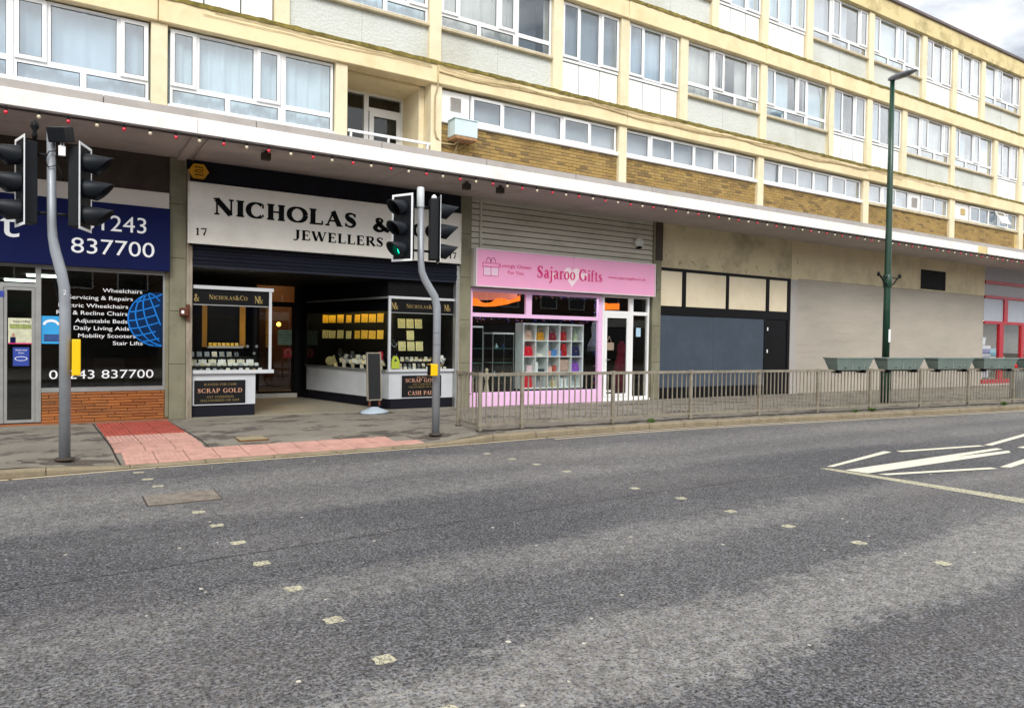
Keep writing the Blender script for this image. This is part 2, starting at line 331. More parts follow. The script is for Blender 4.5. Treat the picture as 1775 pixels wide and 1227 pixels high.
G_ = {
 'N': (.9, [V(.14, 0, 1, t_), [(.12, .97, T_), (.74, .03, T_)], V(.76, 0, 1, t_), S0(.14, .11), S1(.76, .11), Hh(.0, .16, .975, .05)]),
 'I': (.4, [V(.2, 0, 1, T_), S0(.2, .17), S1(.2, .17)]),
 'C': (.86, [arc(.46, .5, .36, .47, 48, 312), V(.76, .66, .93, t_), V(.76, .1, .26, t_)]),
 'H': (.92, [V(.2, 0, 1, T_), V(.7, 0, 1, T_), Hh(.2, .7, .52), S0(.2, .17), S1(.2, .17), S0(.7, .17), S1(.7, .17)]),
 'O': (.98, [arc(.48, .5, .39, .47, 0, 360, 32)]),
 'L': (.74, [V(.2, 0, 1, T_), S1(.2, .17), Hh(.04, .68, .028, t_), V(.66, .03, .26, t_)]),
 'A': (.9, [[(.12, .02, t_), (.43, .99, t_)], [(.40, .99, T_), (.72, .03, T_)], Hh(.2, .6, .33), S0(.12, .11), S0(.74, .15)]),
 'S': (.68, [crom([(.56, .8, .05), (.46, .94, .06), (.28, .94, .08), (.16, .8, .13), (.22, .62, .17), (.42, .46, .18), (.54, .28, .14), (.46, .08, .08), (.28, .04, .06), (.12, .16, .05)]), V(.57, .72, .96, t_), V(.1, .04, .28, t_)]),
 '&': (1.0, [crom([(.86, .5, .05), (.74, .26, .06), (.5, .05, .09), (.26, .04, .12), (.12, .22, .17), (.22, .42, .14), (.44, .62, .08), (.5, .82, .11), (.38, .96, .06), (.24, .84, .14), (.32, .6, .17), (.6, .24, .17), (.9, .03, .12)]), Hh(.72, .98, .5, .05)]),
 'J': (.6, [V(.38, .2, 1, T_), S1(.38, .17), crom([(.38, .24, .16), (.32, .04, .1), (.16, -.06, .06), (.06, .04, .1)])]),
 'E': (.76, [V(.2, 0, 1, T_), Hh(.04, .64, .972), Hh(.04, .68, .028), Hh(.2, .52, .52), V(.63, .76, .98, t_), V(.67, .02, .26, t_), V(.51, .42, .62, .05)]),
 'W': (1.26, [[(.12, .98, T_), (.38, .02, T_)], [(.38, .02, t_), (.62, .98, t_)], [(.6, .98, T_), (.86, .02, T_)], [(.86, .02, t_), (1.12, .98, t_)], S1(.12, .13), S1(.6, .12), S1(1.12, .11)]),
 'R': (.86, [V(.2, 0, 1, T_), S0(.2, .16), Hh(.04, .4, .972), crom([(.38, .97, t_), (.6, .9, .12), (.63, .72, .15), (.54, .54, .1), (.3, .49, t_)]), [(.42, .5, .14), (.78, .02, .15)], Hh(.7, .88, .025, .05)]),
 'G': (.96, [arc(.46, .5, .36, .47, 48, 315), V(.76, .66, .93, t_), V(.76, .08, .42, T_), Hh(.58, .9, .44, .05)]),
 'P': (.76, [V(.2, 0, 1, T_), S0(.2, .17), Hh(.04, .4, .972), crom([(.38, .97, t_), (.6, .9, .12), (.64, .7, .15), (.54, .5, .1), (.3, .45, t_)])]),
 'D': (.92, [V(.2, 0, 1, T_), Hh(.04, .42, .972), Hh(.04, .42, .028), arc(.38, .5, .38, .47, -90, 90)]),
 'F': (.7, [V(.2, 0, 1, T_), S0(.2, .17), Hh(.04, .62, .972), Hh(.2, .5, .5), V(.61, .74, .98, t_)]),
 'T': (.8, [V(.4, 0, 1, T_), S0(.4, .17), Hh(.04, .76, .972), V(.06, .74, .98, t_), V(.74, .74, .98, t_)]),
 'U': (.9, [V(.18, .3, 1, T_), V(.72, .3, 1, t_), crom([(.18, .32, T_), (.24, .1, .12), (.45, .02, .06), (.66, .1, .06), (.72, .32, t_)]), S1(.18, .15), S1(.72, .11)]),
 'Y': (.84, [[(.12, .98, T_), (.42, .48, T_)], [(.44, .5, t_), (.72, .98, t_)], V(.42, 0, .5, T_), S1(.12, .13), S1(.72, .11), S0(.42, .16)]),
 'M': (1.1, [V(.14, 0, 1, t_), [(.16, .97, T_), (.52, .05, T_)], [(.52, .05, t_), (.86, .97, t_)], V(.88, 0, 1, T_), S0(.14, .11), S0(.88, .15), Hh(.02, .2, .975, .05), Hh(.82, 1.0, .975, .05)]),
 'K': (.9, [V(.2, 0, 1, T_), S0(.2, .17), S1(.2, .17), [(.28, .48, t_), (.7, .98, t_)], [(.36, .58, T_), (.76, .02, T_)], S0(.78, .12), S1(.7, .11)]),
 'B': (.84, [V(.2, 0, 1, T_), Hh(.04, .42, .972), Hh(.04, .42, .028), Hh(.2, .44, .52), crom([(.4, .97, t_), (.58, .88, .12), (.58, .64, .12), (.42, .53, t_)]), crom([(.42, .53, t_), (.66, .42, .14), (.66, .14, .14), (.4, .03, t_)])]),
 '1': (.5, [V(.28, 0, 1, .12), S0(.28, .14), [(.1, .8, .05), (.26, .96, .06)]]),
 '7': (.62, [Hh(.08, .58, .95, .09), [(.56, .94, .06), (.3, .02, .13)], V(.09, .78, .98, .05)]),
 'a': (.6, [crom([(.12, .5, .1), (.24, .66, .06), (.4, .58, .12), (.42, .3, .14), (.44, .08, .1), (.56, .04, .05)]), crom([(.42, .4, .05), (.2, .34, .09), (.1, .18, .13), (.2, .03, .07), (.42, .16, .05)])]),
 'j': (.3, [V(.16, -.15, .66, .12), crom([(.16, -.1, .12), (.08, -.3, .07), (-.08, -.3, .08)]), Hh(.04, .18, .65, .05), [(.16, .84, .16), (.16, .96, .16)]]),
 'r': (.46, [V(.16, 0, .66, .12), Hh(.04, .3, .025, .05), Hh(.04, .18, .65, .05), crom([(.18, .46, .05), (.3, .64, .06), (.42, .58, .12)])]),
 'o': (.6, [arc(.28, .34, .21, .31, 0, 360, 22, .05, .13)]),
 'i': (.3, [V(.16, 0, .66, .12), Hh(.04, .28, .025, .05), Hh(.04, .18, .65, .05), [(.16, .84, .16), (.16, .96, .16)]]),
 'f': (.4, [V(.18, 0, .8, .12), crom([(.18, .78, .12), (.24, .96, .06), (.4, .93, .1)]), Hh(.04, .36, .64, .05), Hh(.06, .32, .025, .05)]),
 't': (.4, [V(.18, .1, .86, .12), Hh(.04, .36, .64, .05), crom([(.18, .14, .12), (.24, .03, .07), (.38, .1, .05)])]),
 's': (.46, [crom([(.38, .54, .05), (.24, .66, .06), (.12, .52, .1), (.24, .36, .13), (.38, .2, .1), (.26, .03, .06), (.08, .12, .06)])]),
}
def serif(s, x, z, h, y, m, parent, align='l', w=None, name='lettering', small=1.0, gap=.06, bold=1.0):
    adv = 0; pieces = []
    for i, ch in enumerate(s):
        if ch == ' ': adv += .5; continue
        u = ch.upper() if ch not in G_ else ch; f = small if (ch.islower() and ch not in 'ajroifts' or (small < 1 and ch.islower())) else 1.0
        if small < 1 and ch.islower(): u = ch.upper()
        a, st = G_[u]; pieces.append((adv, f, st)); adv += a * f + gap
    tot = adv - gap; sx = (w / tot) if w else h
    off = {'l': x, 'r': x - tot * sx, 'c': x - tot * sx / 2}[align]
    mb = MB(); k_ = 0
    for a0, f, sts in pieces:
        for st in sts:
            k_ += 1; yy_ = y - .0006 * (k_ % 9); P = [((a0 + p[0] * f) * sx + off, p[1] * f * h + z, p[2] * f * h * bold) for p in st]
            L_ = []; R_ = []
            for i, p in enumerate(P):
                q0 = P[max(0, i - 1)]; q1 = P[min(len(P) - 1, i + 1)]; dx, dz = q1[0] - q0[0], q1[1] - q0[1]; l = math.hypot(dx, dz) or 1
                nx, nz_ = -dz / l * p[2] / 2, dx / l * p[2] / 2; L_.append((p[0] + nx, yy_, p[1] + nz_)); R_.append((p[0] - nx, yy_, p[1] - nz_))
            n = len(P); mb.add(L_ + R_, [(i, n + i, n + i + 1, i + 1) for i in range(n - 1)])
    return put(name, mb, m, parent)

# ================================================================== GROUND
KP = [(-60, 10.4), (-.6, 10.52), (.5, 10.66), (5.5, 10.68), (7, 10.76), (9.4, 10.85), (11.3, 10.76), (13.3, 10.6), (14.7, 10.46), (16.6, 10.28), (19.2, 9.99), (23.35, 9.64), (30, 9.2), (40, 8.6), (90, 7)]  # kerb line and most coordinates below: image pixels unprojected offline, entered as metres
def interp(T, x):
    for (a, b), (c_, d) in zip(T, T[1:]):
        if x <= c_: return b + (d - b) * (x - a) / (c_ - a)
    return T[-1][1]
def yk(x): return interp(KP, x)
def ss(a, b, x): t = max(0, min(1, (x - a) / (b - a))); return t * t * (3 - 2 * t)
def ph(x, y): return -.085 * ss(-.5, .55, x) * (1 - ss(5.0, 6.3, x)) * (1 - ss(yk(x) + .15, yk(x) + 1.7, y))
mb = MB(); mb.add([(-200, -150, -.125), (250, -150, -.125), (250, 200, -.125), (-200, 200, -.125)], [(0, 1, 2, 3)])
struct(put('ground', mb, PAVE))
mb = MB(); xs = [-60, -20, -6, 0, 6, 12, 20, 30, 40, 90]
mb.add([(x, y, -.11) for x in xs for y in (.75, 12.5)], [(2 * i, 2 * i + 2, 2 * i + 3, 2 * i + 1) for i in range(len(xs) - 1)])
ROAD = struct(put('road', mb, ASPH))
# pavement sheet
xs = [-60, -20, -6, -2] + [-1 + .2 * i for i in range(41)] + [7.4 + i for i in range(0, 25)] + [36, 42, 60, 90]; xs = sorted(set(round(x, 3) for x in xs)); J = 14
mb = MB(); vs = []
for x in xs:
    y0 = yk(x) + .125
    for j in range(J + 1): y = y0 + (15.52 - y0) * (j / J) ** 1.2; vs.append((x, y, ph(x, y)))
mb.add(vs, [(i * (J + 1) + j, (i + 1) * (J + 1) + j, (i + 1) * (J + 1) + j + 1, i * (J + 1) + j + 1) for i in range(len(xs) - 1) for j in range(J)])
PAV = struct(put('pavement', mb, PAVE))
# far pavement on the camera's side
mb = MB().box(-60, 90, -8, .6, -.13, .01); struct(put('near_pavement', mb, PAVE)); mb = MB().box(-60, 90, .6, .75, -.13, .015); struct(put('near_kerb', mb, KERB))
# kerb stones
kb = bpy.data.objects.new('kerb', None); COL.objects.link(kb); link(kb, (6, 10.7, -.1), None); kb['kind'] = 'structure'
def kerbstone(x0, x1):
    mb = MB(); vs = []; g = .004 + R.random() * .006
    for x in (x0 + g, x1 - g):
        y = yk(x); z = ph(x, y) + .003 + R.uniform(-.003, .003)
        vs += [(x, y + .13, -.12), (x, y, -.12), (x, y, z - .03), (x, y + .012, z - .008), (x, y + .03, z), (x, y + .13, z)]
    mb.add(vs, [(0, 1, 2, 3, 4, 5)[::-1], (6, 7, 8, 9, 10, 11)] + [(i, (i + 1) % 6, 6 + (i + 1) % 6, 6 + i) for i in range(6)])
    return mb
x = -2.0
while x < 26: put('kerb_stone', kerbstone(x, x + .93), KERB, kb); x += .93
mb = MB()
while x < 60: q = kerbstone(x, x + .93); mb.add(q.v, q.f); x += .93
o = put('kerb_stone', mb, KERB, kb); o['kind'] = 'stuff'
# jagged kerb edge line paint
def quad(name, pts, z, m, parent):
    return put(name, MB().add([(p[0], p[1], z) for p in pts], [tuple(range(len(pts)))]), m, parent)
def strip(name, fa, fb, x0, x1, z, m, step=1.0):
    mb = MB(); n = max(2, int((x1 - x0) / step)); X = [x0 + (x1 - x0) * i / n for i in range(n + 1)]
    mb.add([(x_, f(x_), z) for x_ in X for f in (fa, fb)], [(2 * i, 2 * i + 2, 2 * i + 3, 2 * i + 1) for i in range(n)]); return put(name, mb, m, ROAD)
strip('edge_line', lambda x: yk(x) - .13, lambda x: yk(x) - .07, -3, 60, -.106, PAINTL)
strip('edge_line', lambda x: yk(x) - .34, lambda x: yk(x) - .28, 7.5, 60, -.106, PAINTL)
for P in [[(9.36, 6.06), (9.42, 5.76), (13.50, 5.75), (13.72, 5.88), (12.1, 5.95), (13.82, 6.01), (13.84, 6.13)], [(9.39, 6.37), (9.46, 6.31), (11.67, 6.73), (11.65, 6.85)],
          [(11.85, 6.76), (11.82, 6.65), (13.95, 6.35), (13.95, 6.46)], [(14.07, 6.43), (14.14, 6.33), (18.2, 7.02), (18.1, 7.12)], [(9.50, 5.66), (9.53, 5.55), (11.53, 5.07), (11.54, 5.18)], [(11.71, 5.13), (11.83, 5.03), (15.8, 5.62), (15.7, 5.75)],
          [(14.3, 6.0), (14.3, 5.85), (18.7, 6.0), (18.7, 6.12)]]:
    quad('zigzag_line', P, -.105, PAINT, ROAD)
quad('stop_line', [(9.15, 6.33), (9.31, 6.25), (9.53, 3.91), (9.58, 2.4), (9.30, 2.4), (9.25, 3.79)], -.1062, PAINTW, ROAD)
rr = random.Random(3)
def stud(x, y, sx=.062, sy=.06):
    n = 14; P = []
    for i in range(n):
        a = 2 * math.pi * (i + .5) / n; q = max(abs(math.cos(a)), abs(math.sin(a))); P.append((x + sx * math.cos(a) / q * rr.uniform(.82, 1.08), y + sy * math.sin(a) / q * rr.uniform(.8, 1.08)))
    quad('crossing_stud_marking', P, -.1065, PAINTW, ROAD)
for p in [(.86, 10.28), (.91, 9.75), (.97, 9.25), (1.18, 7.70), (1.24, 7.08), (1.29, 6.4), (1.33, 5.73), (1.39, 5.04), (1.45, 4.35), (1.51, 3.68), (1.56, 3.0), (5.60, 9.6), (5.68, 9.0), (5.74, 8.45), (5.80, 7.8), (5.86, 6.52), (5.96, 5.85), (5.96, 5.14), (5.98, 4.45), (6.04, 3.76), (6.08, 3.06), (6.12, 2.4)]: stud(*p)
# small flattened gum spots / pebbles on the road: nobody could count them
mb = MB()
for i in range(110):
    x_, y_ = rr.uniform(-.5, 12), rr.uniform(2.2, 10.3); r_ = rr.uniform(.006, .02)
    mb.add([(x_ + r_ * math.cos(a) * rr.uniform(.7, 1.1), y_ + r_ * math.sin(a) * rr.uniform(.6, 1.1), -.1085) for a in [j * math.pi / 3 for j in range(6)]], [tuple(range(6))])
o = put('chewing_gum_spots', mb, pm('gum', 'c9c4b6', .7, .1, 9, .0), ROAD); o['kind'] = 'stuff'
# thin crack / joint across the road
pts = []; x_ = -2
while x_ < 14: pts.append((x_, 5.97 + .05 * x_ * (x_ < 5) + .25 * (x_ >= 5) + rr.uniform(-.018, .018))); x_ += .16
mb = MB(); mb.add([(a, b + s_ * (.002 + .006 * rr.random()), -.1075) for i, (a, b) in enumerate(pts) for s_ in (-1, 1)], [(2 * i, 2 * i + 2, 2 * i + 3, 2 * i + 1) for i in range(len(pts) - 1)])
put('crack', mb, pm('tar', '2a2a2d', .8, .4, 14, .1), ROAD)
# tactile slabs
def slab(x0, y0, mat, typ, sy=.4):
    g = .006; mb = MB(); n = 4; c = []
    for j in range(2):
        for i in range(2): xx, yy_ = x0 + (g if i == 0 else .4 - g), y0 + (g if j == 0 else sy - g); c.append((xx, yy_, ph(xx, yy_) + .012))
    b = [(p[0], p[1], p[2] - .02) for p in c]; mb.add(c + b, [(0, 1, 3, 2), (0, 4, 5, 1), (1, 5, 7, 3), (3, 7, 6, 2), (2, 6, 4, 0)])
    if typ:
        for i in range(6):
            for j in range(6):
                x_, y_ = x0 + .033 + .067 * i, y0 + (.033 + .067 * j) * sy / .4; z_ = ph(x_, y_) + .012
                mb.add([(x_ + .014 * a, y_ + .014 * b_, z_) for a, b_ in ((-1, -1), (1, -1), (1, 1), (-1, 1))] + [(x_ + .009 * a, y_ + .009 * b_, z_ + .005) for a, b_ in ((-1, -1), (1, -1), (1, 1), (-1, 1))], [(4, 5, 6, 7), (0, 1, 5, 4), (1, 2, 6, 5), (2, 3, 7, 6), (3, 0, 4, 7)])
    return put('tactile_slab', mb, mat, PAV)
for i in range(11):
    for j in range(2):
        if i < 10 or j == 0: slab(.74 + .4 * i if i < 10 else .74 + 4.0, 10.79 + .41 * j, TACT, True)
for i in range(3):
    for j in range(9):
        y = 11.61 + .4 * j
        if y + .4 < 15.3: slab(.66 + .4 * i - .012 * j, y, TACTR if y > 12.9 else TACT, True)
mb = MB()
for a, b in [((.69, 10.79), (.52, 15.2)), ((1.92, 11.6), (1.76, 15.2)), ((1.95, 11.62), (5.1, 11.62)), ((5.16, 10.8), (5.12, 11.6))]:
    dx, dy = b[0] - a[0], b[1] - a[1]; l = math.hypot(dx, dy); nx, ny = -dy / l * .012, dx / l * .012; n = 10; L2 = []
    for i in range(n + 1):
        px_, py_ = a[0] + dx * i / n, a[1] + dy * i / n
        for s_ in (-1, 1): q = (px_ + nx * s_, py_ + ny * s_); L2.append((q[0], q[1], ph(*q) + .004))
    mb.add(L2, [(2 * i, 2 * i + 2, 2 * i + 3, 2 * i + 1) for i in range(n)])
put('joint', mb, pm('joint_dirt', '2c261f', .9, .2, 9, .1), PAV)
# covers
t = thing('manhole_cover', (1.13, 8.47, -.11), 'rectangular ribbed brown iron manhole cover set in the road', 'manhole cover')
P0 = [(.73, 8.75), (1.46, 8.75), (1.53, 8.22), (.80, 8.20)]
put('frame', MB().box(.76, 1.50, 8.20, 8.75, -.16, -.1055), CONC_DK, t)
put('plate', MB().box(.775, 1.485, 8.22, 8.735, -.15, -.101), MANH, t)
mb = MB()
for i in range(22):
    for j in range(6):
        x_, y_ = .80 + i * .031, 8.26 + j * .08
        mb.add([(x_ - .004, y_ - .03, -.101), (x_ + .006, y_ - .03, -.101), (x_ + .016, y_ + .03, -.101), (x_ + .006, y_ + .03, -.101), (x_, y_ - .025, -.095), (x_ + .004, y_ - .025, -.095), (x_ + .013, y_ + .025, -.095), (x_ + .008, y_ + .025, -.095)], [(4, 5, 6, 7), (0, 1, 5, 4), (1, 2, 6, 5), (2, 3, 7, 6), (3, 0, 4, 7)])
put('tread', mb, MANH, t)
t = thing('access_cover', (2.63, 12.07, 0), 'small pale inspection cover in the pavement beside the pink tactile strip', 'inspection cover')
put('frame', MB().box(2.40, 2.86, 11.87, 12.3, -.05, .004), MORTARD, t); put('plate', MB().box(2.42, 2.84, 11.89, 12.28, -.04, .009), pm('pale_cover', '9a8f72', .85, .1, 8, .4, 80), t)

# ================================================================== BUILDING (upper floors)
YF, YW = 13.70, 15.50
BX0, BX1 = -9.0, 42.6
bld = thing('apartment_building', (16, YF, 0), 'long cream and pebble-dashed block of flats above the shops with rows of white windows', 'apartment block')
def B(name, mb, m, **k): return put(name, mb, m, bld, **k)
# core masonry behind everything
B('wall', MB().box(BX0, BX1, 15.6, 25, 5.2, 12.6), DIMROOM)
B('wall', MB().box(BX0, -1.7, YF + .12, 15.6, 5.2, 12.6), CREAM)
B('roof', MB().box(BX0 - .4, BX1 + .4, 13.8, 25, 12.6, 12.93), ROOFTRIM)
B('roof_band', MB().box(BX0, BX1, YF - .06, YF + .3, 12.32, 12.90), ROOFBAND, bevel=.01)
B('roof_edge', MB().prism([(13.57, 12.885), (13.60, 12.87), (13.635, 12.87), (13.9, 12.905), (13.9, 12.965), (13.57, 12.965)], 'x', BX0 - .4, BX1 + .4), ROOFTRIM)
# floor slabs inside, so rooms are closed
for z in (6.95, 9.6, 12.3): B('floor_slab', MB().box(BX0, BX1, YF + .32, 15.6, z, z + .38), ROOMWALL)
B('floor_slab', MB().box(BX0, BX1, YF + .2, 15.6, 5.32, 5.55), ROOMWALL)
# bands in segments with joints
def band(z0, z1, xs_):
    for a, b in zip(xs_, xs_[1:]):
        B('concrete_band', MB().cbox(a + .006, b - .006, YF - .07, YF + .3, z0, z1 - .05, .012), CREAM)
        mb = MB(); n = int((b - a) / .12); vs = []
        for i in range(n + 1):
            x_ = a + (b - a) * i / n; e = R.uniform(0, .018); f = R.uniform(-.006, .014)
            vs += [(x_, YF - .085 - e * .6, z1 - .075 - e), (x_, YF - .10 - e * .5, z1 - .02 + f), (x_, YF + .02, z1 + f)]
        mb.add(vs, [(3 * i + j, 3 * i + 3 + j, 3 * i + 4 + j, 3 * i + 1 + j) for i in range(n) for j in range(2)]); B('mossy_ledge', mb, MOSS)
band(6.955, 7.42, [BX0, -3.6, 1.4, 6.64, 11.8, 16.9, 22.0, 27.2, 32.4, 37.5, BX1])
band(9.57, 10.08, [BX0, -3.6, 1.4, 6.64, 11.8, 16.9, 22.0, 27.2, 32.4, 37.5, BX1])
def col(x0, x1, z0, z1): B('column', MB().cbox(x0, x1, YF, YF + .34, z0, z1, .01), CREAM_COL)
# --- window factory
def cells_to_window(x0, x1, z0, z1, cells, curtain, lo=None):
    y = YF + .10; mb = MB(); fr = .045
    mb.ring(x0, x1, z0, z1, .03, y - .005, y + .07)
    panes = []
    for (a, b, c_, d, op) in cells:
        if op:
            mb.ring(a + .012, b - .012, c_ + .012, d - .012, .062, y - .035, y - .006); g_ = .074
            mb.ring(a, b, c_, d, fr, y - .004, y + .06)
        else: mb.ring(a, b, c_, d, fr, y - .0, y + .06); g_ = fr
        panes.append((a + g_ - .004, b - g_ + .004, c_ + g_ - .004, d - g_ + .004, op))
    wd = put('window', mb, UPVC, bld)
    for (a, b, c_, d, op) in panes:
        yy_ = y - .02 if op else y + .03
        put('pane', MB().box(a, b, yy_, yy_ + .006, c_, d), GLASSUP, wd)
        if op: put('gasket', MB().ring(a + .003, b - .003, c_ + .003, d - .003, .009, yy_ - .004, yy_ + .001), BLACKM, wd)
        else: put('gasket', MB().ring(a + .003, b - .003, c_ + .003, d - .003, .009, yy_ - .005, yy_ + .001), BLACKM, wd)
    if curtain:
        m, amp = curtain; n = int((x1 - x0) / .03); mb = MB(); vs = []; ph_ = R.uniform(0, 9); fq = R.uniform(.6, 1.5)
        if z1 > 7 and (m is CURT or m is BLIND): m = R.choice((CURT, CURT, CURTG, BLIND, CURTB))
        gap = (R.uniform(x0, x1 - .5), R.uniform(.25, .8)) if R.random() < .4 and z1 > 7 else (99, 0)
        for i in range(n + 1):
            x_ = x0 + (x1 - x0) * i / n; yy_ = y + .2 + amp * (math.sin(x_ * 24 * fq + ph_) * .5 + math.sin(x_ * 51 * fq + ph_ * 2) * .3 + math.sin(x_ * 9.3 * fq) * .5)
            vs += [(x_, yy_, z0 - .02), (x_ + amp * .2 * math.sin(i), yy_, z1)]
        mb.add(vs, [(2 * i, 2 * i + 2, 2 * i + 3, 2 * i + 1) for i in range(n) if not gap[0] < x0 + i * .03 < gap[0] + gap[1]], True); put('curtain', mb, m, wd)
    return wd
def wide(x0, x1, z0, z1, zs, flip, curtain):
    W = x1 - x0
    top = [(0, .15, 1), (.15, .50, 0), (.50, .655, 1), (.672, 1, 0)]; bot = [(0, .33, 0), (.33, .655, 0), (.672, 1, 0)]
    if flip: top = [(1 - b, 1 - a, o_) for a, b, o_ in top]; bot = [(1 - b, 1 - a, o_) for a, b, o_ in bot]
    cells = [(x0 + a * W, x0 + b * W, zs, z1, o_) for a, b, o_ in top] + [(x0 + a * W, x0 + b * W, z0, zs, 0) for a, b, _ in bot]
    wd = cells_to_window(x0, x1, z0, z1, cells, curtain)
    mfrac = .336 if flip else .6635
    put('mullion', MB().box(x0 + (mfrac - .0085) * W + .002, x0 + (mfrac + .0085) * W - .002, YF + .085, YF + .16, z0, z1), UPVC, wd)
    for f_ in ((.22, .36) if not flip else (.64, .78)), : put('trickle_vent', MB().cbox(x0 + f_[0] * W, x0 + f_[1] * W, YF + .075, YF + .1, z1 - .034, z1 - .008, .004), UPVC, wd)
    return wd
def narrow(x0, x1, z0, z1, curtain):
    W = x1 - x0; return cells_to_window(x0, x1, z0, z1, [(x0, x0 + .3 * W, z0, z1, 1), (x0 + .3 * W, x0 + .67 * W, z0, z1, 0), (x0 + .67 * W, x1, z0, z1, 1)], curtain)
def infill_panels(x0, x1, z0, z1):
    W = (x1 - x0); 
    for i, (a, b) in enumerate(((0, .31), (.31, .67), (.67, 1))):
        B('infill_panel', MB().box(x0 + a * W + .012, x0 + b * W - .012, YF + .115, YF + .15, z0, z1), PANEL)
    B('panel_frame', MB().box(x0, x1, YF + .155, YF + .3, z0 - .03, z1 + .13), BLACKM)
    B('panel_rail', MB().box(x0, x1, YF + .09, YF + .16, z1 + .02, z1 + .075), UPVC)
def room(x0, x1, z0, z1, m=ROOMWALL): B('room', MB().box(x0, x1, YF + .75, YF + .8, max(5.56, z0 - .8), z1 + .2), m)
def cill(x0, x1, z): B('sill', MB().cbox(x0, x1, YF + .0, YF + .2, z - .075, z - .002, .012), SILL)
CA = (CURT, .05); CB_ = (CURTB, .035); CC = (BLIND, .006)
# storey 0 (just above the canopy)
wide(-1.62, 1.27, 5.62, 6.93, 5.94, True, CB_); wide(1.60, 4.47, 5.62, 6.93, 5.94, False, CA); room(-1.7, 4.5, 5.6, 6.9)
for a, b in ((-1.7, 1.29), (1.56, 4.5)): B('sill', MB().cbox(a, b, YF + .01, YF + .25, 5.545, 5.615, .012), UPVC)
for a, b in ((-1.9, -1.64), (1.30, 1.555), (4.50, 4.735), (6.525, 6.775), (11.62, 11.86), (16.73, 16.98), (21.80, 22.1), (27.09, 27.42), (32.35, 32.68), (37.6, 37.9), (42.3, 42.6)): col(a, b, 5.44, 6.953)
# loggia
B('loggia_wall', MB().box(4.735, 4.745, YF + .34, 14.95, 5.44, 6.95), CREAM); B('loggia_wall', MB().box(6.40, 6.52, YF + .34, 14.95, 5.44, 6.95), CREAM_COL)
B('loggia_ceiling', MB().box(4.745, 6.40, YF + .3, 14.95, 6.90, 6.95), CREAM); B('loggia_floor', MB().box(4.745, 6.40, YF + .21, 14.95, 5.5, 5.56), GREYTRIM)
dr = B('balcony_door', MB().ring(4.75, 5.56, 5.56, 6.90, .05, 14.88, 14.95).ring(5.56, 6.40, 5.56, 6.90, .05, 14.88, 14.95).box(5.6, 6.36, 14.87, 14.94, 6.52, 6.60).ring(5.62, 6.34, 5.57, 6.52, .10, 14.85, 14.87), UPVC)
for a, b, c_, d in ((4.8, 5.51, 5.61, 6.85), (5.61, 6.35, 6.6, 6.85), (5.72, 6.24, 5.67, 6.42)): put('pane', MB().box(a, b, 14.9, 14.906, c_, d), GLASSD, dr)
put('handle', MB().tube([(6.29, 14.84, 6.0), (6.29, 14.80, 6.0), (6.20, 14.80, 6.0)], .012, 6), ALU, dr)
B('dark_room', MB().box(4.75, 6.4, 15.3, 15.34, 5.4, 6.95), DARKROOM)
br = B('balcony_rail', MB().box(4.74, 6.50, YF - .04, YF + .0, 5.66, 5.71), UPVC)
put('kick_board', MB().box(4.74, 6.50, YF - .02, YF - .0, 5.46, 5.57), UPVC, br)
for x_ in (4.80, 5.58, 6.44): put('post', MB().box(x_ - .02, x_ + .02, YF - .035, YF - .005, 5.57, 5.66), UPVC, br)
# strip windows and brick
def strip_cells(x0, n, wd_, ops): return [(x0 + i * wd_, x0 + (i + 1) * wd_, 6.30, 6.90, 1 if i in ops else 0) for i in range(n)]
def strip_window(x0, x1, n, ops):
    cells_to_window(x0, x1, 6.30, 6.90, strip_cells(x0, n, (x1 - x0) / n, ops), CC)
    for i in range(0, n, 2):
        pass
strip_window(7.50, 11.58, 5, (0, 3)); strip_window(11.89, 16.68, 6, (1, 4)); strip_window(17.0, 21.76, 6, (1, 4))
strip_window(22.14, 24.55, 3, (1,)); strip_window(25.3, 27.06, 2, (0,)); strip_window(28.6, 32.3, 5, (0, 3)); strip_window(32.72, 37.55, 6, (1, 4)); strip_window(37.95, 42.3, 6, (1, 4))
for a, b in ((6.80, 7.48), (24.57, 25.28), (27.44, 28.58)): B('vent_panel', MB().box(a, b, YF + .10, YF + .15, 6.27, 6.90), PANEL)
def louvre(x0, x1, z0, z1, m1, n=6, y=YF + .1, parent=None):
    lv = put('louvre_vent', MB().ring(x0, x1, z0, z1, .012, y - .02, y), m1, parent or bld)
    for i in range(n): z_ = z0 + .015 + (z1 - z0 - .03) * i / n; put('blade', MB().add([(x0 + .01, y - .018, z_), (x1 - .01, y - .018, z_), (x1 - .01, y - .004, z_ + (z1 - z0) / n * .8), (x0 + .01, y - .004, z_ + (z1 - z0) / n * .8)], [(0, 1, 2, 3)]), m1, lv)
mt = Matrix.Translation((30.46, YF + .07, 6.89)) @ Matrix.Rotation(-.5, 4, 'X')
oc = B('open_casement', MB().ring(0, .72, -.58, 0, .06, -.02, .02).xf(mt), UPVC); put('pane', MB().box(.06, .66, -.005, .0, -.52, -.06).xf(mt), GLASSUP, oc)
louvre(7.02, 7.27, 6.50, 6.78, GREYTRIM, 9); louvre(24.75, 25.08, 6.42, 6.74, GREYTRIM, 6)
B('vent_opening', MB().box(28.0, 28.3, YF + .08, YF + .1, 6.5, 6.72), MORTAR)
for a, b in ((6.78, 11.62), (11.86, 16.73), (16.98, 21.8), (22.1, 27.09), (27.42, 32.35), (32.68, 37.6), (37.9, 42.3)):
    B('sill', MB().cbox(a, b, YF + .02, YF + .2, 6.205, 6.298, .01), SILL if a > 20 else UPVC)
    B('mortar_backing', MB().box(a, b, YF + .10, YF + .3, 5.5, 6.205), MORTAR); room(a, b, 6.3, 6.9, BLIND)
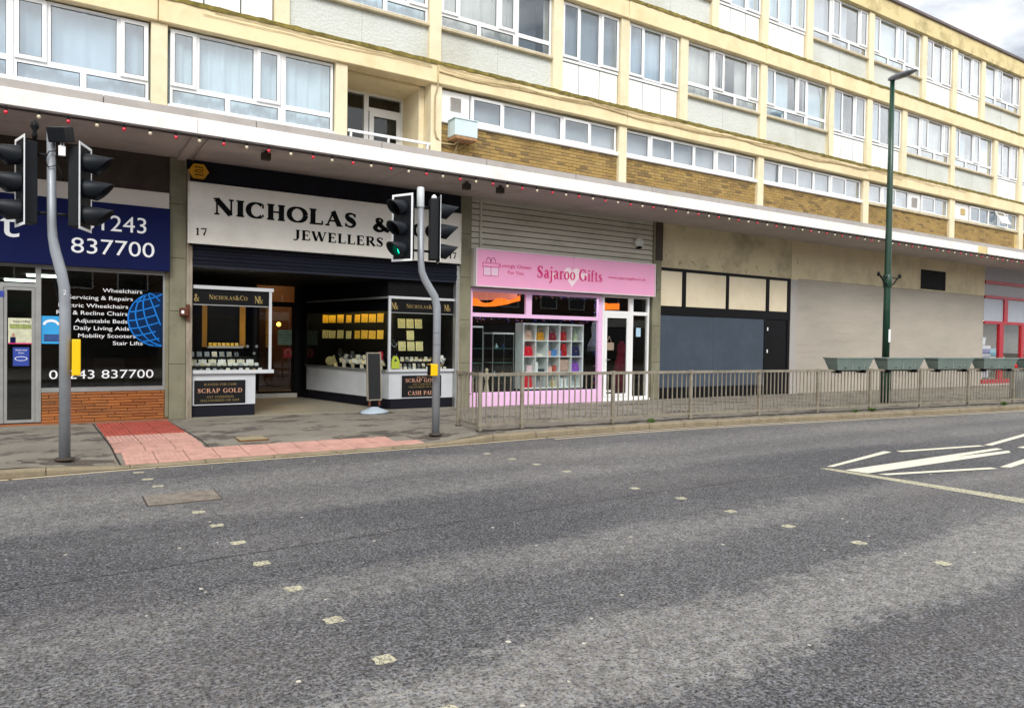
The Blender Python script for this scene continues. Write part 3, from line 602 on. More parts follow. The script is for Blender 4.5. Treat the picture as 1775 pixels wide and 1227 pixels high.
bm = MB().cbox(-.1075, .1075, 0, .05, 0, .065, .004); b_h = MB().cbox(-.05, .05, 0, .05, 0, .065, .004)
proto = None; cnt = 0; stuffmb = MB()
for (xa, xb) in ((6.785, 11.61), (11.87, 16.72), (16.99, 21.79), (22.12, 27.08)):
    for r_ in range(9):
        z = 5.535 + r_ * .0745; x = xa + (0 if r_ % 2 == 0 else -.1125)
        while x < xb - .02:
            a = max(x, xa); b = min(x + .215, xb)
            if b - a > .02:
                yo = YF + .085 + R.uniform(-.003, .004)
                if b - a > .21 and cnt < 292:
                    if proto is None: proto = B('brick', MB().cbox(a, b, yo, yo + .05, z, z + .064, .004), BRICKY); po = WL[proto.name].copy()
                    else: inst(proto, (a + .1075, yo + .025, z), bld)
                    cnt += 1
                elif cnt < 292 and b - a <= .21: stuffmb.cbox(a, b, yo, yo + .05, z, z + .064, .004)
                else: stuffmb.box(a, b, yo, yo + .05, z, z + .064)
            x += .225
for (xa, xb) in ((27.44, 32.34), (32.7, 37.58), (37.95, 42.3)):
    for r_ in range(9):
        z = 5.535 + r_ * .0745; x = xa
        while x < xb - .2: stuffmb.box(x, x + .215, YF + .09, YF + .13, z, z + .064); x += .225
o = B('brick', stuffmb, BRICKY); o['kind'] = 'stuff'
# storey 1 and 2
def storey(dz, top, cols, bays):
    for a, b in cols: col(a, b, 7.405 + dz, top + .012)
    for kind, a, b, cur in bays:
        if kind == 'n':
            narrow(a, b, 8.26 + dz, top, cur); infill_panels(a, b, 7.40 + dz, 8.17 + dz)
        else:
            wide(a, b, 8.19 + dz, top, 8.49 + dz, kind == 'b', cur); cill(a - .02, b + .02, 8.19 + dz)
            B('pebbledash_panel', MB().box(a - .02, b + .02, YF + .10, YF + .3, 7.40 + dz, 8.112 + dz), PEBBLE)
            B('panel_joint', MB().box((a + b) / 2 - .003, (a + b) / 2 + .003, YF + .097, YF + .11, 7.42 + dz, 8.11 + dz), GREYTRIM)
        room(a, b, 8.26 + dz, 9.5 + dz)
def add_bays(x, seq, curs):
    C, S, i = [], [], 0
    for kd in seq:
        w_ = 3.13 if kd in 'ab' else 2.02
        C.append((x - .135, x + .135)); S.append((kd, x + .147, x + w_ - .147, curs[i % len(curs)])); x += w_; i += 1
    C.append((x - .135, x + .135)); return C, S
storey(0, 9.556, *add_bays(-6.82, 'bannbannbannbannbann', [CB_, CA, CA, CC, CA, CA, CC, CB_, CA, CC]))
storey(2.67, 12.306, *add_bays(-8.83, 'annbannbannbannbannb', [CC, CB_, CC, CC, CA, CC, CC]))
# cables strung along the lower band
def cable(pts, r, m, label, name='cable', grp=None):
    o = put(name, MB().tube(pts, r, 5), m); return tag(o, label, 'cable', grp)
def wavy(x0, x1, z, amp, seed, y=YF - .085, step=.22):
    r2 = random.Random(seed); P = []; x_ = x0; a1, a2 = r2.uniform(0, 6), r2.uniform(0, 6)
    while x_ <= x1: P.append((x_, y - r2.uniform(0, .01), z + amp * (math.sin(x_ * 1.1 + a1) * .6 + math.sin(x_ * 2.7 + a2) * .35) + r2.uniform(-.006, .006))); x_ += step
    return P
cable(wavy(2.1, 6.6, 7.24, .025, 1), .006, CABLE, 'thin cream cable drooping along the concrete band above the left flat windows')
cable(wavy(2.3, 6.6, 7.30, .012, 2), .007, CABLE, 'cream cable running close under the mossy ledge to the loggia pillar')
for i, lb in enumerate(['thickest sagging cream cable on the band right of the loggia', 'second cream cable twisted into the bundle over the strip windows', 'thin cable looping below the bundle over the strip windows', 'highest cream cable on the band over the strip windows']):
    cable(wavy(6.66, 22 + 2 * i, 7.20 + .03 * i, .05, 11 + i), (.010, .007, .005, .006)[i], CABLE, lb)
cable([(6.63, YF - .09, 7.32), (6.63, YF - .09, 6.9), (6.60, YF - .03, 6.7), (6.60, YF - .03, 6.0), (6.64, YF - .03, 5.85), (6.80, YF + .04, 5.76), (7.05, YF - .03, 5.76), (7.15, YF - .12, 5.86)], .018, CABLE, 'thick cream cable dropping down the loggia pillar into the pale blue box')
cable([(7.12, YF - .1, 5.80), (7.08, YF, 5.6), (7.02, YF, 5.42), (7.0, YF - .1, 5.38)], .007, CABLE, 'thin cable hanging from the pale blue box down to the canopy')
cable([(7.32, YF - .1, 5.80), (7.14, YF, 5.68), (7.10, YF, 5.42)], .006, CABLE, 'short looping cable under the right side of the pale blue box')
cable([(19.8, YF - .09, 10.0), (19.84, YF - .1, 9.6), (19.92, YF - .02, 9.1), (19.86, YF - .02, 8.5), (19.9, YF - .02, 7.45)], .007, CABLE, 'cable dangling down a column between two panelled windows near the lamp head')
# utility box
t = thing('utility_box', (7.22, YF - .1, 5.84), 'pale blue steel utility box with rusty base fixed to the brick beside the loggia', 'utility box')
put('body', MB().box(6.95, 7.49, YF - .27, YF + .085, 5.90, 6.24), UTIL, t, bevel=.012); put('rusty_base', MB().box(6.96, 7.48, YF - .265, YF + .08, 5.84, 5.897), RUSTY, t); put('lid_edge', MB().box(6.92, 7.50, YF - .285, YF + .08, 6.243, 6.262), UTIL, t)

# ================================================================== CANOPY
YC = 13.35
cp = thing('canopy', (16, YC, 5.1), 'long white-edged concrete canopy over the pavement with grey soffit', 'canopy')
X = [BX0, -3.2, 1.99, 6.0, 10.2, 14.6, 18.9, 23.3, 28.4, 29.1, 34.2, 38.5, BX1]
for a, b in zip(X, X[1:]):
    put('fascia_panel', MB().cbox(a + .004, b - .004, YC, YC + .05, 5.085, 5.35, .008), ROOFBAND if a == 28.4 else FASCIA, cp)
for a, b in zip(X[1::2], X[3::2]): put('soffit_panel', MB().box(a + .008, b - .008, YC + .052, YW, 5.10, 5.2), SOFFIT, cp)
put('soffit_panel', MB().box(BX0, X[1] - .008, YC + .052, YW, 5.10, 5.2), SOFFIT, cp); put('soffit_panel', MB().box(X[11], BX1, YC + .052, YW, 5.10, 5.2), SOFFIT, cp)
put('canopy_top', MB().box(BX0, BX1, YC + .052, YF + .2, 5.22, 5.34), GREYTRIM, cp)
put('bottom_trim', MB().box(BX0, BX1, YC - .012, YC + .02, 5.045, 5.083), FASCIA_DK, cp); put('bottom_trim', MB().box(BX0, BX1, YC + .055, YC + .13, 5.05, 5.098), FASCIA_DK, cp)
x_ = BX0
while x_ < BX1: put('upstand_flashing', MB().cbox(x_, min(BX1, x_ + 2.39), YF - .15, YF + .1, 5.341, 5.535, .008), GREYTRIM, cp); x_ += 2.4
put('soffit_joint_cover', MB().box(1.93, 2.08, YC + .13, YW, 5.055, 5.099), SOFFIT, cp); put('conduit', MB().tube([(2.2, YC + .15, 5.08), (2.2, YW - .1, 5.08)], .015, 6), SOFFIT, cp)
for x_, y_, lb in ((3.25, 13.9, 'small dark floodlight under the canopy over the jeweller sign'), (7.55, 14.0, 'dark floodlight under the canopy between the jeweller and the gift shop'), (8.35, 13.9, 'narrow dark floodlight under the canopy at the left end of the grey cladding')):
    t = thing('floodlight', (x_, y_, 4.98), lb, 'floodlight', 'floodlights under the canopy')
    put('body', MB().box(x_ - .08, x_ + .08, y_ - .06, y_ + .08, 4.93, 5.06), CONC_DK, t, bevel=.01); put('bracket', MB().box(x_ - .02, x_ + .02, y_ - .02, y_ + .02, 5.06, 5.1), BLACK, t)
# festoon
fl = thing('festoon_lights', (14, YC - .03, 5.0), 'string of alternating red and white bulbs along the canopy edge', 'string lights')
P = []; n = 96; x0 = -1.45; dx = .3855
for i in range(n * 4): P.append((x0 + i * dx / 4, YC - .035, 5.055 - .010 * math.sin((i % 4) / 4 * math.pi) + R.uniform(-.003, .003)))
put('cable', MB().tube(P, .008, 5), CABLED, fl)
sk = None
for i in range(n):
    c = (x0 + i * dx + R.uniform(-.02, .02), YC - .035, 4.925 + R.uniform(-.006, .004)); m = (BULBR, BULBW)[i % 2]
    if i < 2:
        mb = MB().lathe(c, [(.004, .006), (.018, .012), (.029, .03), (.029, .046), (.019, .064), (.013, .073)], 10); b_ = put('bulb', mb, m, fl, origin=c)
        s_ = put('socket', MB().lathe((c[0], c[1], c[2] + .062), [(.018, 0), (.02, .01), (.018, .055), (.01, .065)], 8), BLACKM, b_)
        if i == 0: bA, sA = b_, s_
        else: bB, sB = b_, s_
    else:
        b_ = inst((bA, bB)[i % 2], c, fl); s_ = inst(sA, (c[0], c[1], c[2] + .062), b_)

# ================================================================== GROUND FLOOR
shell = thing('ground_floor', (16, YW, 0), 'ground floor concrete frame, pillars and dividing walls of the shop row', 'shop row')
def Gp(name, mb, m, **k_): return put(name, mb, m, shell, **k_)
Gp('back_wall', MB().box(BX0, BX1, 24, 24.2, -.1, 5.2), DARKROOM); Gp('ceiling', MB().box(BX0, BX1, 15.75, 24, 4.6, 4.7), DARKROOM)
Gp('header', MB().box(BX0, 1.80, YW + .02, YW + .25, 2.85, 5.1), CONC_DK)
Gp('floor', MB().box(BX0, BX1, 15.53, 24, -.12, -.004), TERR)
for x_ in (1.9, 8.38, 14.55, 20.8, 33.5): Gp('dividing_wall', MB().box(x_ - .08, x_ + .08, 15.75, 24, -.05, 4.6), DARKROOM)
def pillar(x0, x1, y=YW - .08, m=CONC, z1=5.1, zs=(0, 1.08, 2.12, 3.15, 4.2)):
    zs = list(zs) + [z1]
    for a, b in zip(zs, zs[1:]): Gp('pillar_block', MB().cbox(x0, x1, y, YW + .25, a + .003, b - .003, .006), m)
pillar(1.805, 2.10); pillar(8.17, 8.47); pillar(14.42, 14.74, m=CONC)
Gp('dark_plate', MB().box(14.50, 14.76, YW - .10, YW - .081, 4.0, 5.1), CONC_DK)  # dark concrete plate over the upper part of the pillar
# ---------- mobility shop
sf = thing('shopfront', (.5, YW, 0), 'mobility shop front with aluminium frame, dark glass and orange brick base', 'shopfront', None)
def F(name, mb, m, par=None, **k_): return put(name, mb, m, par or sf, **k_)
F('frame', MB().box(-.28, 1.80, YW - .02, YW + .06, .58, .66).box(1.70, 1.80, YW - .02, YW + .06, .66, 2.88).box(-.37, -.283, YW - .03, YW + .07, .05, 2.88).box(-.28, 1.70, YW - .02, YW + .06, 2.80, 2.88).box(-.9, -.37, YW - .02, YW + .06, 2.46, 2.53).box(-5, -.37, YW - .02, YW + .06, 2.82, 2.88).box(-.9, -.84, YW - .03, YW + .06, .05, 2.46), ALU)
F('pillar_trim', MB().box(1.735, 1.80, YW - .04, YW - .021, .05, 2.86), CONC)
F('window_pane', MB().box(-.28, 1.70, YW + .01, YW + .018, .66, 2.80), GLASSD); F('fanlight_pane', MB().box(-.84, -.37, YW + .01, YW + .018, 2.53, 2.82), GLASSD)
d_ = F('door', MB().ring(-.835, -.375, .05, 2.455, .05, YW - .01, YW + .04), ALU); put('door_pane', MB().box(-.785, -.425, YW + .01, YW + .018, .1, 2.405), GLASSD, d_)
F('window_pane', MB().box(-3.6, -.9, YW + .01, YW + .018, .05, 2.82), GLASSD); F('frame', MB().ring(-3.65, -.9, .02, 2.85, .05, YW - .02, YW + .05), ALU)
F('lintel', MB().box(-5, 1.80, YW - .1, YW + .05, 2.885, 2.95), SILL)
F('mortar_backing', MB().box(-.28, 1.80, YW + .01, YW + .2, .0, .58), MORTARD)
q = 0; proto2 = None
for r_ in range(10):
    z = .035 + r_ * .0545; x = -.278 - (0, .21, .09, .3, .15)[r_ % 5]
    while x < 1.72:
        a, b = max(x, -.275), min(x + .41, 1.73)
        if b - a > .03: F('brick', MB().cbox(a, b, YW - .02 + R.uniform(-.006, .006), YW + .05, z, z + .044, .004), BRICKO)
        x += .42
F('step', MB().box(-5, 1.80, YW - .08, YW + .0, -.02, .03), pm('terracotta_step', '8f5a38', .8, .15, 4, .3, 60))
# interior
mr = thing('shop_interior', (0, 18, 0), 'dim interior of the mobility shop behind the dark glass', 'shop interior')
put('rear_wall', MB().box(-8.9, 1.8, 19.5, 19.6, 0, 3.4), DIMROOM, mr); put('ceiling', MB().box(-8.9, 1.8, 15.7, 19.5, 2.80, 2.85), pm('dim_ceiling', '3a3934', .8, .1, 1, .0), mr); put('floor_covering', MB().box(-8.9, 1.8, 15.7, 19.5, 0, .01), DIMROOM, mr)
CL = emit('ceiling_strip', 'eafff0', 3.5)
for x_, y_ in ((-.55, 18.7), (-.1, 16.9), (-3, 17.4)):
    tag(put('ceiling_light', MB().box(x_ - .45, x_ + .12, y_, y_ + .30, 2.76, 2.798), CL), {-.55: 'farther white strip light on the mobility shop ceiling, lower in the fanlight', -.1: 'nearer white strip light on the mobility shop ceiling, higher in the fanlight', -3: 'strip light deep on the left of the mobility shop ceiling'}[x_], 'ceiling light')
# blurred furniture: an armchair and a scooter inside
ch = thing('display_chair', (.9, 17.0, 0), 'dark reclining chair standing inside the mobility shop window', 'armchair')
put('seat', MB().box(.6, 1.2, 16.8, 17.4, .3, .48), DARKROOM, ch, bevel=.04); put('backrest', MB().box(.6, 1.2, 17.3, 17.5, .48, 1.15), DARKROOM, ch, bevel=.05)
for x_ in (.55, 1.2): put('armrest', MB().box(x_ - .05, x_ + .05, 16.8, 17.4, .3, .68), DARKROOM, ch, bevel=.02)
wc = thing('wheelchair', (0, 16.5, 0), 'dark wheelchair just visible low behind the mobility shop glass', 'wheelchair')
for x_ in (-.22, .22):
    put('wheel', MB().tube([(x_, 16.5 + .28 * math.cos(a * math.pi / 9), .3 + .28 * math.sin(a * math.pi / 9)) for a in range(19)], .014, 5, False), ALU, wc)
put('seat', MB().box(-.2, .2, 16.3, 16.7, .48, .53), BLACK, wc); put('backrest', MB().box(-.2, .2, 16.66, 16.7, .53, .95), BLACK, wc)
# mobility sign
t = thing('shop_sign', (-1.5, 15.25, 2.87), 'long navy blue shop sign with white phone number 01243 837700', 'shop sign')
put('board', MB().box(-5, 1.79, 15.25, 15.42, 2.87, 4.06), BLUE, t); put('white_strip', MB().box(-5, 1.775, 15.27, 15.44, 4.062, 4.36), GREYW, t); put('sign_soffit', MB().box(-5, 1.78, 15.42, 15.5, 2.88, 2.93), BLACKM, t)
sans('01243', 1.38, 3.55, .30, 15.243, LETTER, t, 'r', 1.02); sans('837700', .17, 3.11, .285, 15.243, LETTER, t, 'l', 1.35); sans('Wheelchair & Stairlift', -.60, 3.31, .50, 15.243, LETTER, t, 'r', 7.4)
# window lettering
wl = thing('window_lettering', (.75, YW - .004, .8), 'white vinyl list of services ending in 01243 837700 on the mobility shop window', 'window lettering')
for s_, xr, z, wd in (('Wheelchairs', 1.34, 2.43, .66), ('Servicing & Repairs', 1.18, 2.285, 1.05), ('Electric Wheelchairs', 1.10, 2.135, 1.12), ('Rise & Recline Chairs', 1.09, 2.0, 1.14), ('Adjustable Beds', 1.09, 1.855, .85), ('Daily Living Aids', 1.12, 1.72, .90), ('Mobility Scooters', 1.23, 1.58, .94), ('Stair Lifts', 1.35, 1.445, .5)):
    sans(s_, xr, z, .075, YW + .004, LETTER, wl, 'r', wd)
sans('01243 837700', -.16, .82, .165, YW + .004, LETTER, wl, 'l', 1.70)
gl = thing('globe_graphic', (1.6, YW, 1.4), 'blue wireframe globe sticker cut off by the window edge', 'window sticker')
GB = pm('globe_blue', '1f7ad6', .5, .1, 5, .0, spec=.1); GD = pm('globe_dark_blue', '08264c', .5, .3, 2.5, .0, spec=.1)
mb = MB(); n = 30
disc = [(min(1.695, 1.62 + .52 * math.cos(2 * math.pi * i / n)), YW + .006, 1.95 + .52 * math.sin(2 * math.pi * i / n)) for i in range(n)]; mb.add(disc, [tuple(range(n))]); put('disc', mb, GD, gl)
mb = MB()
def gline(pts, r=.012):
    q = [p for p in pts if p[0] < 1.69]
    for (a, b) in zip(q, q[1:]):
        if math.hypot(a[0] - b[0], a[1] - b[1]) < .2: mb.add([(a[0], YW + .003, a[1] - r), (b[0], YW + .003, b[1] - r), (b[0], YW + .003, b[1] + r), (a[0], YW + .003, a[1] + r), (a[0] - r, YW + .0022, a[1]), (b[0] - r, YW + .0022, b[1]), (b[0] + r, YW + .0022, b[1]), (a[0] + r, YW + .0022, a[1])], [(0, 1, 2, 3), (4, 5, 6, 7)])
def grot(x, z, a=.35): return (1.62 + x * math.cos(a) - z * math.sin(a), 1.95 + x * math.sin(a) + z * math.cos(a))
for k_ in range(-3, 4):
    zz = k_ * .15; rx = math.sqrt(max(0, .27 - zz * zz)); gline([grot(rx * math.cos(a * math.pi / 12), zz + .12 * rx * math.sin(a * math.pi / 12)) for a in range(12, 25)])
for k_ in (-1, -.72, -.4, 0, .35): gline([grot(.52 * k_ * math.cos(a), .52 * math.sin(a)) for a in [math.pi * (j / 14 - .5) for j in range(15)]])
put('grid_lines', mb, GB, gl)
# posters
def poster(x0, x1, z0, z1, m, label, name='poster', y=YW - .002):
    t = thing(name, ((x0 + x1) / 2, y, z0), label, 'poster'); put('sheet', MB().box(x0, x1, y, y + .004, z0, z1), m, t); return t
t = poster(-.77, -.41, 1.45, 1.91, pm('poster_cream', 'c9cbb0', .6, .25, 9, .0), 'cream Stairlifts poster on the mobility shop door'); sans('Stairlifts', -.70, 1.83, .045, YW - .005, BLACKM, t, 'l', .25)
put('photo', MB().box(-.75, -.43, YW - .0045, YW - .003, 1.72, 1.80), pm('poster_olive', '8f9a5a', .6, .4, 18, .0), t); put('footer', MB().box(-.77, -.41, YW - .0045, YW - .003, 1.45, 1.47), MAGENTA, t)
mb = MB().lathe((-.70, YW - .005, 1.60), [(.0, 0), (.03, 0.0), (.03, .05), (.0, .06)], 8); put('portrait', MB().box(-.74, -.66, YW - .0055, YW - .0035, 1.47, 1.57), BLUE, t); put('face', MB().box(-.715, -.675, YW - .0055, YW - .0035, 1.575, 1.635), pm('skin_tone_print', 'b98c70', .6, .1, 9, .0), t)
t = poster(-.70, -.46, 1.06, 1.39, pm('poster_blue', '23409c', .6, .15, 6, .0), 'dark blue dealer poster on the mobility shop door below the Stairlifts poster'); sans('Authorised', -.665, 1.33, .03, YW - .005, LETTER, t, 'l', .17); sans('Dealer', -.62, 1.28, .025, YW - .005, LETTER, t, 'l', .09)
put('oval', MB().add([(-.58 + .095 * math.cos(a * math.pi / 9), YW - .0045, 1.19 + .04 * math.sin(a * math.pi / 9)) for a in range(18)], [tuple(range(18))]), LETTER, t); put('oval_inner', MB().add([(-.58 + .083 * math.cos(a * math.pi / 9), YW - .0055, 1.19 + .031 * math.sin(a * math.pi / 9)) for a in range(18)], [tuple(range(18))]), pm('poster_blue', '23409c'), t)
t = poster(-.285, .03, 1.46, 1.96, pm('poster_sky', '2b9fe0', .6, .1, 4, .0), 'bright sky blue poster behind the traffic light pole'); put('arc_banner', MB().prism([(-.13 + .13 * math.cos(a), 1.80 + .10 * math.sin(a)) for a in [math.pi * j / 8 for j in range(9)]] + [(-.13 + .09 * math.cos(a), 1.80 + .055 * math.sin(a)) for a in [math.pi * (8 - j) / 8 for j in range(9)]], 'y', YW - .006, YW - .003), LETTER, t)
put('picture', MB().box(-.24, .02, YW - .006, YW - .003, 1.50, 1.63), pm('poster_navy', '274a86', .6, .4, 20, .0), t)
poster(-.90, -.83, 2.27, 2.38, pm('sticker_blue', '2b3fa0', .6, .1, 9, .0), 'tiny blue sticker high on the door frame of the mobility shop', 'sticker', YW - .036)

# ---------- jeweller
jw = thing('shopfront', (5, YW, 0), 'jeweller shop front with dark shutter box, black header and recessed glass door', 'shopfront')
def Jp(name, mb, m, par=None, **k_): return put(name, mb, m, par or jw, **k_)
Jp('header', MB().box(2.10, 8.17, YW - .06, YW + .2, 3.4, 5.09), NAVYBLK)
for i in range(6): Jp('shutter_lath', MB().prism([(YW - .10 - .012 * (i % 2), 3.05 + .075 * i), (YW - .125 - .012 * (i % 2), 3.085 + .075 * i), (YW - .10 - .012 * (i % 2), 3.122 + .075 * i), (YW + .1, 3.122 + .075 * i), (YW + .1, 3.05 + .075 * i)], 'x', 2.22, 8.06), SHUT)
Jp('bottom_bar', MB().box(2.22, 8.06, YW - .09, YW + .05, 3.0, 3.048), SHUT)
for a, b in ((2.11, 2.235), (8.06, 8.165)): Jp('shutter_guide', MB().cbox(a + .05 * (a < 3), b - .02, YW - .10, YW + .05, .0, 3.42, .01), WOOD if a < 3 else ALU)
Jp('side_board', MB().box(2.105, 2.158, YW - .09, YW + .1, 0, 4.9), WOOD); Jp('side_trim', MB().box(8.145, 8.168, YW - .08, YW + .1, 0, 3.4), WOOD)
Jp('lobby_ceiling', MB().box(2.2, 8.1, YW + .1, 19.7, 3.0, 3.04), BLACKM)
Jp('lobby_wall', MB().box(2.12, 2.20, YW + .1, 19.7, 0, 3.0), BLACKM); Jp('lobby_wall', MB().box(8.10, 8.17, YW + .1, 20, 0, 3.0), BLACKM)
Jp('lobby_floor', MB().box(2.16, 8.14, 15.40, 19.68, -.01, .016), TERR)
# door wall at the back
YD = 19.7
dw = Jp('door_frame', MB().box(4.30, 4.40, YD, YD + .08, 0, 3.0).box(5.40, 5.52, YD, YD + .08, 0, 3.0).box(4.40, 5.40, YD, YD + .08, 2.50, 2.58).box(4.40, 5.40, YD, YD + .08, .0, .14), BLACK)
Jp('door', MB().ring(4.42, 5.38, .14, 2.50, .05, YD + .01, YD + .05), BLACKM); Jp('threshold', MB().box(4.36, 5.46, YD - .06, YD - .002, .016, .13), SIGNW)
Jp('door_pane', MB().box(4.40, 5.40, YD + .05, YD + .06, .2, 3.0), GLASSD)
Jp('wall', MB().box(2.2, 4.30, YD, YD + .1, 0, 3.0), BLACKM); Jp('wall', MB().box(5.52, 8.1, YD, YD + .1, 0, 3.0), BLACKM)
Jp('inner_ceiling', MB().box(3.5, 7, YD + .1, 23.5, 3.45, 3.5), pm('amber_ceiling', '8a5a10', .7, .2, 2, .0)); Jp('inner_wall', MB().box(3.0, 7, 22.6, 22.7, 0, 3.45), pm('dark_red_wall', '3a1b10', .7, .2, 2, .0))
for i, (x_, y_) in enumerate(((4.95, 20.6), (5.15, 20.9), (5.4, 21.3), (5.62, 21.6))):
    tag(put('spotlight', MB().lathe((x_, y_, 3.42), [(.035, 0), (.035, .03)], 8), YGLOW), ['leftmost', 'second', 'third', 'rightmost'][i] + ' small ceiling spotlight seen above the jeweller door', 'spotlight', 'spotlights over the jeweller door')
tag(put('wall_lamp', MB().lathe((5.45, 21.6, 1.95), [(.02, 0), (.06, .03), (.06, .09), (.02, .12)], 10), YGLOW), 'small orange glowing lamp seen through the jeweller door glass', 'lamp')
lt = bpy.data.lights.new('shop_lamp_light', 'POINT'); lt.energy = 70; lt.color = (1, .62, .2); lt.shadow_soft_size = .1; lo_ = bpy.data.objects.new('shop_lamp_light', lt); COL.objects.link(lo_); lo_.location = (5.5, 21.3, 3.2)
t = poster(4.96, 5.38, 1.43, 1.83, pm('mint_notice', '8fb0a0', .6, .08, 4, .0), 'pale green opening notice taped inside the jeweller door', 'notice', YD + .03)
for i, s_ in enumerate(['To Open', 'Please Ring Bell', 'Bank House', 'please', 'Thank You']): sans(s_, 5.17, 1.76 - .075 * i, .035, YD + .025, INK, t, 'c', (.16, .34, .26, .14, .2)[i])
t = poster(5.10, 5.36, 1.08, 1.34, RED, 'small square red sticker below the notice on the jeweller door', 'sticker', YD + .03)
put('ring', MB().tube([(5.23 + .08 * math.cos(a), YD + .025, 1.22 + .08 * math.sin(a)) for a in [math.radians(-60 + 300 * j / 16) for j in range(17)]], .012, 5), ROSE, t)
# left display case
lk = thing('display_case', (2.9, YW, 0), 'left jewellery display case, glass over white panel, lettered black header', 'display case')
def K(name, mb, m, par=None, **k_): return put(name, mb, m, par or lk, **k_)
K('top_trim', MB().box(2.24, 3.80, YW - .02, YW + .05, 2.58, 2.65).box(3.74, 3.80, YW + .05, 17.0, 2.58, 2.65), WPAINT)
K('header_board', MB().box(2.24, 3.71, YW + .02, YW + .05, 2.27, 2.58), BLACK); K('header_edge', MB().box(2.24, 3.71, YW + .0, YW + .018, 2.255, 2.275), ALU)
K('corner_post', MB().box(3.712, 3.765, YW - .01, YW + .045, .96, 2.58), WPAINT); K('ledge', MB().cbox(2.235, 3.81, YW - .05, YW + .1, .88, .955, .008), WPAINT); K('deck', MB().box(2.24, 3.75, YW + .1, 16.9, .86, .91), BLACK)
K('front_panel', MB().box(2.24, 3.45, YW + .02, YW + .1, .25, .878), WPAINT); K('side_panel', MB().box(3.40, 3.45, YW + .1, 16.8, .25, .86), WPAINT); K('plinth', MB().box(2.24, 3.44, YW + .03, 16.8, .016, .25), NAVYBLK)
K('front_pane', MB().box(2.24, 3.712, YW + .01, YW + .018, .955, 2.255), GLASSD); K('side_pane', MB().box(3.745, 3.753, YW + .05, 16.9, .955, 2.58), GLASSD)
K('back_panel', MB().box(2.24, 2.62, 16.85, 16.9, .9, 2.6), BLACKM); K('back_post', MB().box(3.70, 3.76, 16.85, 16.91, .9, 2.6), BLACK)
WOODG = pm('golden_wood', 'b97f1e', .5, .15, 5, .1, 40, st=(1, 1, .2))
K('inner_frame', MB().box(2.62, 2.72, 16.85, 16.9, 1.4, 2.4).box(3.40, 3.52, 16.85, 16.9, 1.4, 2.4).box(2.72, 3.40, 16.85, 16.9, 2.34, 2.40), WOODG)
K('inner_shelf', MB().box(2.72, 3.40, 16.7, 16.95, 1.38, 1.42), WPAINT); K('mirror', MB().box(2.72, 3.40, 16.93, 16.95, 1.42, 2.34), BLACK)
serif('Nicholas&Co', 2.54, 2.38, .095, YW + .014, GOLDT, lk, 'l', .74, small=.78); serif('N&', 3.42, 2.33, .15, YW + .014, GOLDT, lk, 'l', .17, gap=-.35); serif('&', 2.26, 2.33, .15, YW + .014, GOLDT, lk, 'l', .10)
# stepped risers
K('riser', MB().box(2.26, 3.6, 15.75, 16.2, .91, 1.02), BLACKM); K('riser', MB().box(2.26, 3.6, 16.2, 16.8, .91, 1.2), BLACKM)
def rot_box(cx, cy, cz, w_, d, h, tilt, yaw=0):
    mb = MB().box(-w_ / 2, w_ / 2, -d / 2, d / 2, 0, h); return mb.xf(Matrix.Translation((cx, cy, cz)) @ Matrix.Rotation(yaw, 4, 'Z') @ Matrix.Rotation(tilt, 4, 'X'))
BOXW = [pm('cream_pad', 'd8d4bb', .6, .1, 9, .0), pm('grey_pad', '8a97a4', .6, .1, 9, .0), pm('white_pad', 'e4e6e2', .6, .1, 9, .0), pm('charcoal_pad', '2a2d33', .6, .2, 9, .0)]
BN = ['cream', 'grey', 'white', 'charcoal']
GOLDM = pm('gold_metal', 'e8c050', .3, .2, 9, .0, metal=.8); SILV = pm('silver_metal', 'c8ccd0', .3, .2, 9, .0, metal=.8)
ORD = ['first', 'second', 'third', 'fourth', 'fifth', 'sixth', 'seventh', 'eighth', 'ninth', 'tenth', 'eleventh', 'twelfth', 'thirteenth', 'fourteenth', 'fifteenth', 'sixteenth']
def ringbox(cx, cy, cz, s_, m, label, grp):
    t = thing('jewellery_stand', (cx, cy, cz), label, 'jewellery stand', grp)
    put('pad', rot_box(cx, cy, cz, s_, .012, s_ * 1.15, -.45), m, t)
    put('jewel', MB().tube([(cx + .3 * s_ * math.cos(a), cy - .012 + .2 * s_ * math.sin(a) + .15 * s_, cz + s_ * .5 + .35 * s_ * math.sin(a)) for a in [2 * math.pi * j / 8 for j in range(9)]], .005, 4, False), R.choice((GOLDM, SILV)), t)
gL = 'jewellery on pads in the left display case'
for i in range(7): ringbox(2.34 + .19 * i, 16.15, 1.03, .15, BOXW[(0, 2, 0, 2, 0, 0, 2)[i]], BN[(0, 2, 0, 2, 0, 0, 2)[i]] + ' pad, ' + ORD[i] + ' from left on the middle step, left display case', gL)
for i in range(12): ringbox(2.31 + .115 * i, 15.85, .92, .085, BOXW[(3, 1, 2, 3, 2, 1, 3, 2, 3, 1, 2, 2)[i]], BN[(3, 1, 2, 3, 2, 1, 3, 2, 3, 1, 2, 2)[i]] + ' pad, ' + ORD[i] + ' from left in second row, left display case', gL + ', second row')
for i in range(11): ringbox(2.30 + .128 * i, 15.66, .912, .07, BOXW[(3, 3, 2, 1, 3, 2, 3, 2, 2, 3, 2)[i]], BN[(3, 3, 2, 1, 3, 2, 3, 2, 2, 3, 2)[i]] + ' pad, ' + ORD[i] + ' from left in front row, left display case', gL + ', front row')
for i in range(7): ringbox(2.36 + .15 * i, 16.45, 1.2, .10, BOXW[(1, 1, 1, 2, 1, 1, 3)[i]], BN[(1, 1, 1, 2, 1, 1, 3)[i]] + ' pad, ' + ORD[i] + ' from left on the top step, left display case', gL + ', top step')
